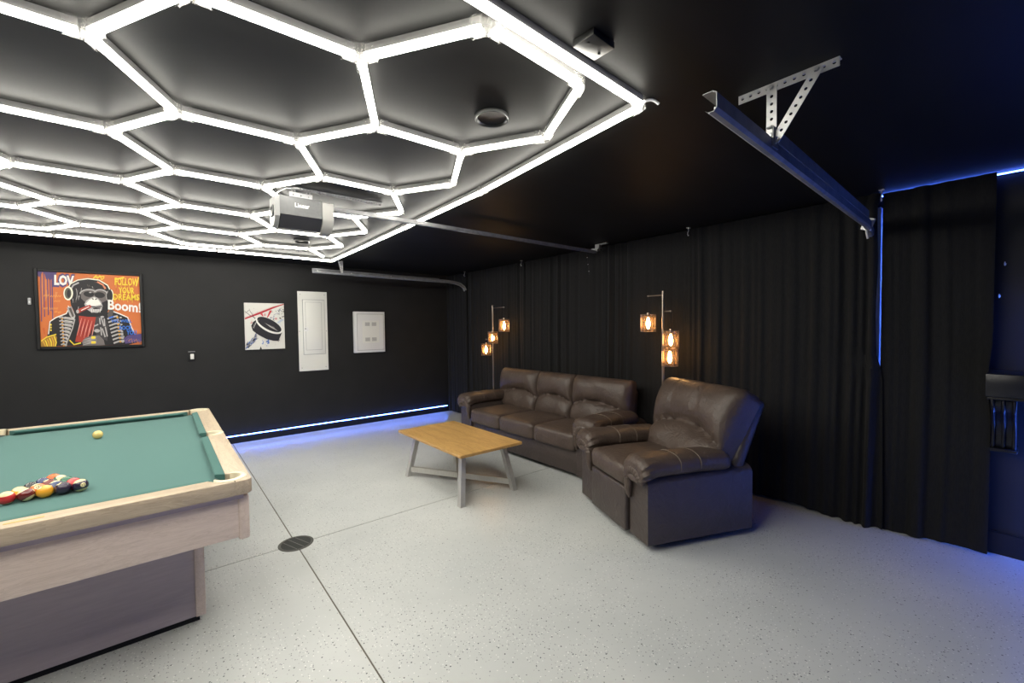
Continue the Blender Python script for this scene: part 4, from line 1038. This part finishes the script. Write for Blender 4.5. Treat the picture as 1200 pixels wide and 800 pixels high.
# bandolier ribs
for k in range(9):
    y = 490+k*29; x = 268+k*2; x2 = 400-k*9
    p.stroke([(x, y), (x+22, y-10), (x+50, y+4), (x2, y+14)], 13, LGT); p.stroke([(x+2, y+4), (x+30, y+8)], 6, BLK); p.stroke([(x+45, y-8), (x2-4, y+2)], 5, WHT)
    p.ell(x+26, y+6, 9, 6, (.62, .30, .05))
p.stroke([(405, 500), (385, 580), (345, 680), (325, 735)], 10, LGT)
for k in range(8):
    y = 480+k*30; x = 690+k*8
    p.stroke([(x, y+18), (x+50, y), (x+90+k*2, y-8)], 14, LGT); p.stroke([(x+4, y+28), (x+52, y+12)], 5, BLK); p.ell(778+k*4, y+4, 9, 8, (.66, .33, .05)); p.ell(806+k*3, y+6, 12, 7, LGT)
# neck and head
p.poly([(372, 380), (360, 300), (372, 220), (430, 180), (520, 168), (620, 190), (690, 240), (725, 300), (720, 380), (690, 440), (640, 470), (560, 480), (440, 470), (400, 440)], BLK)
for k in range(34):                                             # fur strokes
    a_ = rr_.uniform(0, 2*PI); rx_ = rr_.uniform(.55, .95); x, y = 545+170*rx_*math.cos(a_), 310+130*rx_*math.sin(a_)
    if 470 < x < 660 and 250 < y < 450: continue
    p.stroke([(x, y), (x+rr_.uniform(-14, 14), y+rr_.uniform(16, 36))], 6, GRY if k % 3 else LGT, True)
p.poly([(455, 275), (500, 245), (570, 250), (650, 250), (685, 290), (680, 340), (640, 360), (560, 345), (490, 350), (460, 320)], (.13, .11, .11))
p.stroke(arcp(525, 285, 75, 40, 185, 330), 11, LGT); p.stroke(arcp(625, 285, 60, 38, 210, 350), 11, LGT)
p.ell(527, 285, 46, 24, BLK, .12); p.ell(622, 292, 46, 25, BLK, .1); p.stroke([(565, 280), (590, 283)], 8, BLK); p.ell(540, 270, 12, 5, LGT)
p.poly([(488, 370), (505, 340), (545, 315), (575, 305), (605, 318), (635, 350), (648, 385), (640, 425), (600, 445), (550, 440), (510, 415)], LGT)
p.poly([(500, 368), (530, 335), (575, 312), (612, 335), (636, 372), (580, 385), (530, 385)], WHT)
p.ell(563, 326, 9, 5, BLK, .4); p.ell(590, 328, 9, 5, BLK, -.4); p.stroke([(545, 390), (590, 398), (642, 390)], 9, BLK); p.poly([(560, 403), (632, 402), (622, 412), (570, 414)], BLK)
for k in range(10): p.stroke([(540+k*10, 415), (545+k*9, 440+6*math.sin(k))], 7, WHT if k % 2 else LGT, True)
p.poly([(418, 432), (430, 415), (535, 375), (552, 388), (545, 402), (440, 450), (422, 448)], RED); p.ell(430, 434, 13, 16, LGT); p.stroke([(460, 425), (530, 392)], 6, WHT); p.stroke([(455, 440), (535, 405)], 5, DRED)
# headphones
p.stroke([(352, 240), (372, 205), (430, 172), (520, 160), (610, 172), (680, 210), (706, 250)], 26, BLK)
p.stroke([(345, 235), (368, 196), (430, 164), (520, 152), (615, 164), (690, 208), (712, 250), (730, 285), (736, 325)], 9, CRM)
p.stroke([(372, 240), (392, 208), (440, 186)], 14, LGT); p.stroke([(600, 178), (650, 205), (672, 240)], 14, (.6, .2, .1))
p.ell(348, 278, 42, 60, CRM); p.ell(346, 278, 30, 48, (.10, .10, .07)); p.ell(352, 280, 16, 34, BLK); p.stroke(arcp(385, 285, 30, 70, -70, 70), 14, BLK); p.stroke(arcp(405, 285, 20, 55, -60, 60), 5, LGT)
p.ell(712, 300, 24, 56, BLK); p.stroke(arcp(700, 300, 20, 45, 100, 250), 5, LGT); p.stroke(arcp(712, 300, 28, 56, -70, 60), 8, CRM)
# hand with rings, corner scribbles
p.poly([(470, 695), (500, 660), (560, 640), (620, 640), (660, 680), (670, 725), (480, 732)], (.15, .13, .13))
for k in range(4): p.stroke([(478, 680+k*14), (540, 664+k*14), (600, 656+k*16)], 9, LGT, True)
p.poly([(550, 648), (586, 648), (588, 668), (552, 670)], YEL); p.poly([(550, 690), (590, 690), (590, 710), (552, 712)], YEL)
p.poly([(108, 690), (150, 660), (235, 628), (252, 660), (240, 735), (110, 738)], (.32, .17, .03))
for k in range(6): p.stroke([(125+k*20, 690-k*9), (135+k*22, 700), (150+k*17, 735)], 9, YEL if k % 2 else (.62, .34, .03))
p.stroke([(112, 690), (160, 655), (245, 630)], 9, YEL); p.stroke([(360, 680), (400, 720), (460, 705)], 10, YEL)
for y in (548, 572, 595): p.ell(198, y, 7, 8, YEL)
p.poly([(835, 668), (870, 640), (992, 626), (994, 690), (930, 700), (850, 712)], PUR)
for k in range(5): p.stroke([(850+k*26, 690), (880+k*22, 665+k*3), (890+k*22, 705)], 8, (.35, .14, .09) if k % 2 else (.14, .09, .22))
p.text('FOLLOW', 750, 205, 962, 62, YEL, .018, .03, True, rr_); p.text('YOUR', 788, 275, 925, 50, YEL, .018, .03, True, rr_); p.text('DREAMS', 736, 332, 970, 50, YEL, .018, .02, True, rr_)
p.stroke([(940, 215), (962, 140)], 12, YEL); p.stroke([(752, 160), (835, 142)], 12, YEL)
p.text('Boom!', 690, 412, 985, 80, WHT, .028, .10)
p.text('WE WILL', 725, 528, 905, 26, BLU, .03, .0); p.text('ROCK', 795, 590, 908, 32, BLU, .04, 0); p.text('YOU', 862, 632, 948, 36, BLU, .04, .02); p.stroke([(705, 490), (745, 478)], 12, BLU)
o = p.mb.build('print', p.mats, art, 0); o.location = (0, -.012, 0)
MB().box((0, .004, 0), (AW_-2*fw+.004, .006, AH_-2*fw+.004)).build('backing', M_BLACK, o, 0)
# puck canvas
cv = wall_at('canvas_picture', 1.103, 1.553, 'unframed white canvas painting of a black hockey puck', 'picture')
CW, CH = .478, .63
part(cv, 'canvas', MB().rbox((0, -.014, 0), (CW, .028, CH), .003, 1), mat('canvas edge', (.60, .59, .57), .8))
q = Print([(152, 150), (620, 158), (642, 676), (182, 698)], CW-.002, CH-.002)
W1, RD2, PK, NV = (.66, .65, .62), (.42, .02, .035), (.018, .016, .022), (.03, .045, .16)
q.poly([(152, 150), (620, 158), (642, 676), (182, 698)], W1)
q.poly([(164, 328), (330, 262), (505, 192), (618, 160), (620, 170), (512, 210), (340, 282), (166, 346)], RD2); q.stroke([(170, 318), (500, 190)], 3, (.6, .2, .2))
rq = random.Random(3)
q.stroke([(352, 265), (380, 310)], 30, (.55, .06, .08), True); q.stroke([(470, 240), (425, 330)], 28, (.5, .04, .05), True); q.stroke([(250, 360), (235, 390), (270, 375)], 18, (.5, .1, .12), True); q.ell(400, 290, 14, 18, (.6, .35, .35))
for pts in ([(160, 250), (230, 300), (290, 330)], [(215, 235), (255, 290), (285, 340)], [(180, 262), (210, 240)]): q.stroke(pts, 5, PK)
for k in range(46):
    x, y = rq.uniform(470, 618), rq.uniform(225, 340)+(10 if k % 2 else 0); y = y-(x-540)*.35
    q.stroke([(x, y), (x+rq.uniform(-20, 26), y+rq.uniform(-14, 8))], rq.uniform(3, 13), PK if k % 3 else (.16, .2, .36), True)
for k in range(46):
    x = rq.uniform(180, 300); y = 690-(x-180)*1.15+rq.uniform(-40, 30); y = max(465, min(690, y))
    q.stroke([(x, y), (x+rq.uniform(10, 40), y-rq.uniform(14, 42))], rq.uniform(3, 14), (PK, NV, (.12, .2, .48))[k % 3], True)
for k in range(40):
    x, y = rq.uniform(170, 615), rq.uniform(170, 670); q.ell(x, y, rq.uniform(1.5, 5), rq.uniform(1.5, 5), (PK, NV, (.3, .3, .32))[k % 3], 0, 7)
for k in range(12): q.ell(rq.uniform(375, 450), rq.uniform(580, 650), rq.uniform(4, 12), rq.uniform(4, 14), (.1, .18, .5), 0, 9)
for k in range(10): q.stroke([(600-k*8, 340+k*5), (620-k*8, 350+k*6)], 6, (.25, .35, .6), True)
q.ell(530, 335, 14, 12, (.55, .25, .28)); q.poly([(345, 690), (356, 655), (372, 690)], PK)
q.poly([(240, 420), (262, 375), (300, 345), (600, 480), (600, 500), (575, 560), (560, 590), (510, 590), (420, 570), (330, 525), (260, 475)], PK)
rot = math.radians(27)
q.ell(450, 410, 172, 74, (.72, .71, .69), rot, 28); q.ell(452, 402, 158, 60, PK, rot, 28)
for k in range(8): q.stroke([(400+k*14, 385+k*6), (440+k*14, 412+k*8), (470+k*12, 440+k*5)], 4, (.42, .41, .4), True)
q.stroke([(270, 450), (300, 370), (330, 350)], 6, (.6, .6, .58), True); q.stroke([(262, 440), (285, 385)], 4, (.5, .5, .5), True); q.stroke([(540, 560), (575, 580), (556, 596)], 8, PK)
o = q.mb.build('print', q.mats, cv, 0); o.location = (0, -.0285, 0)
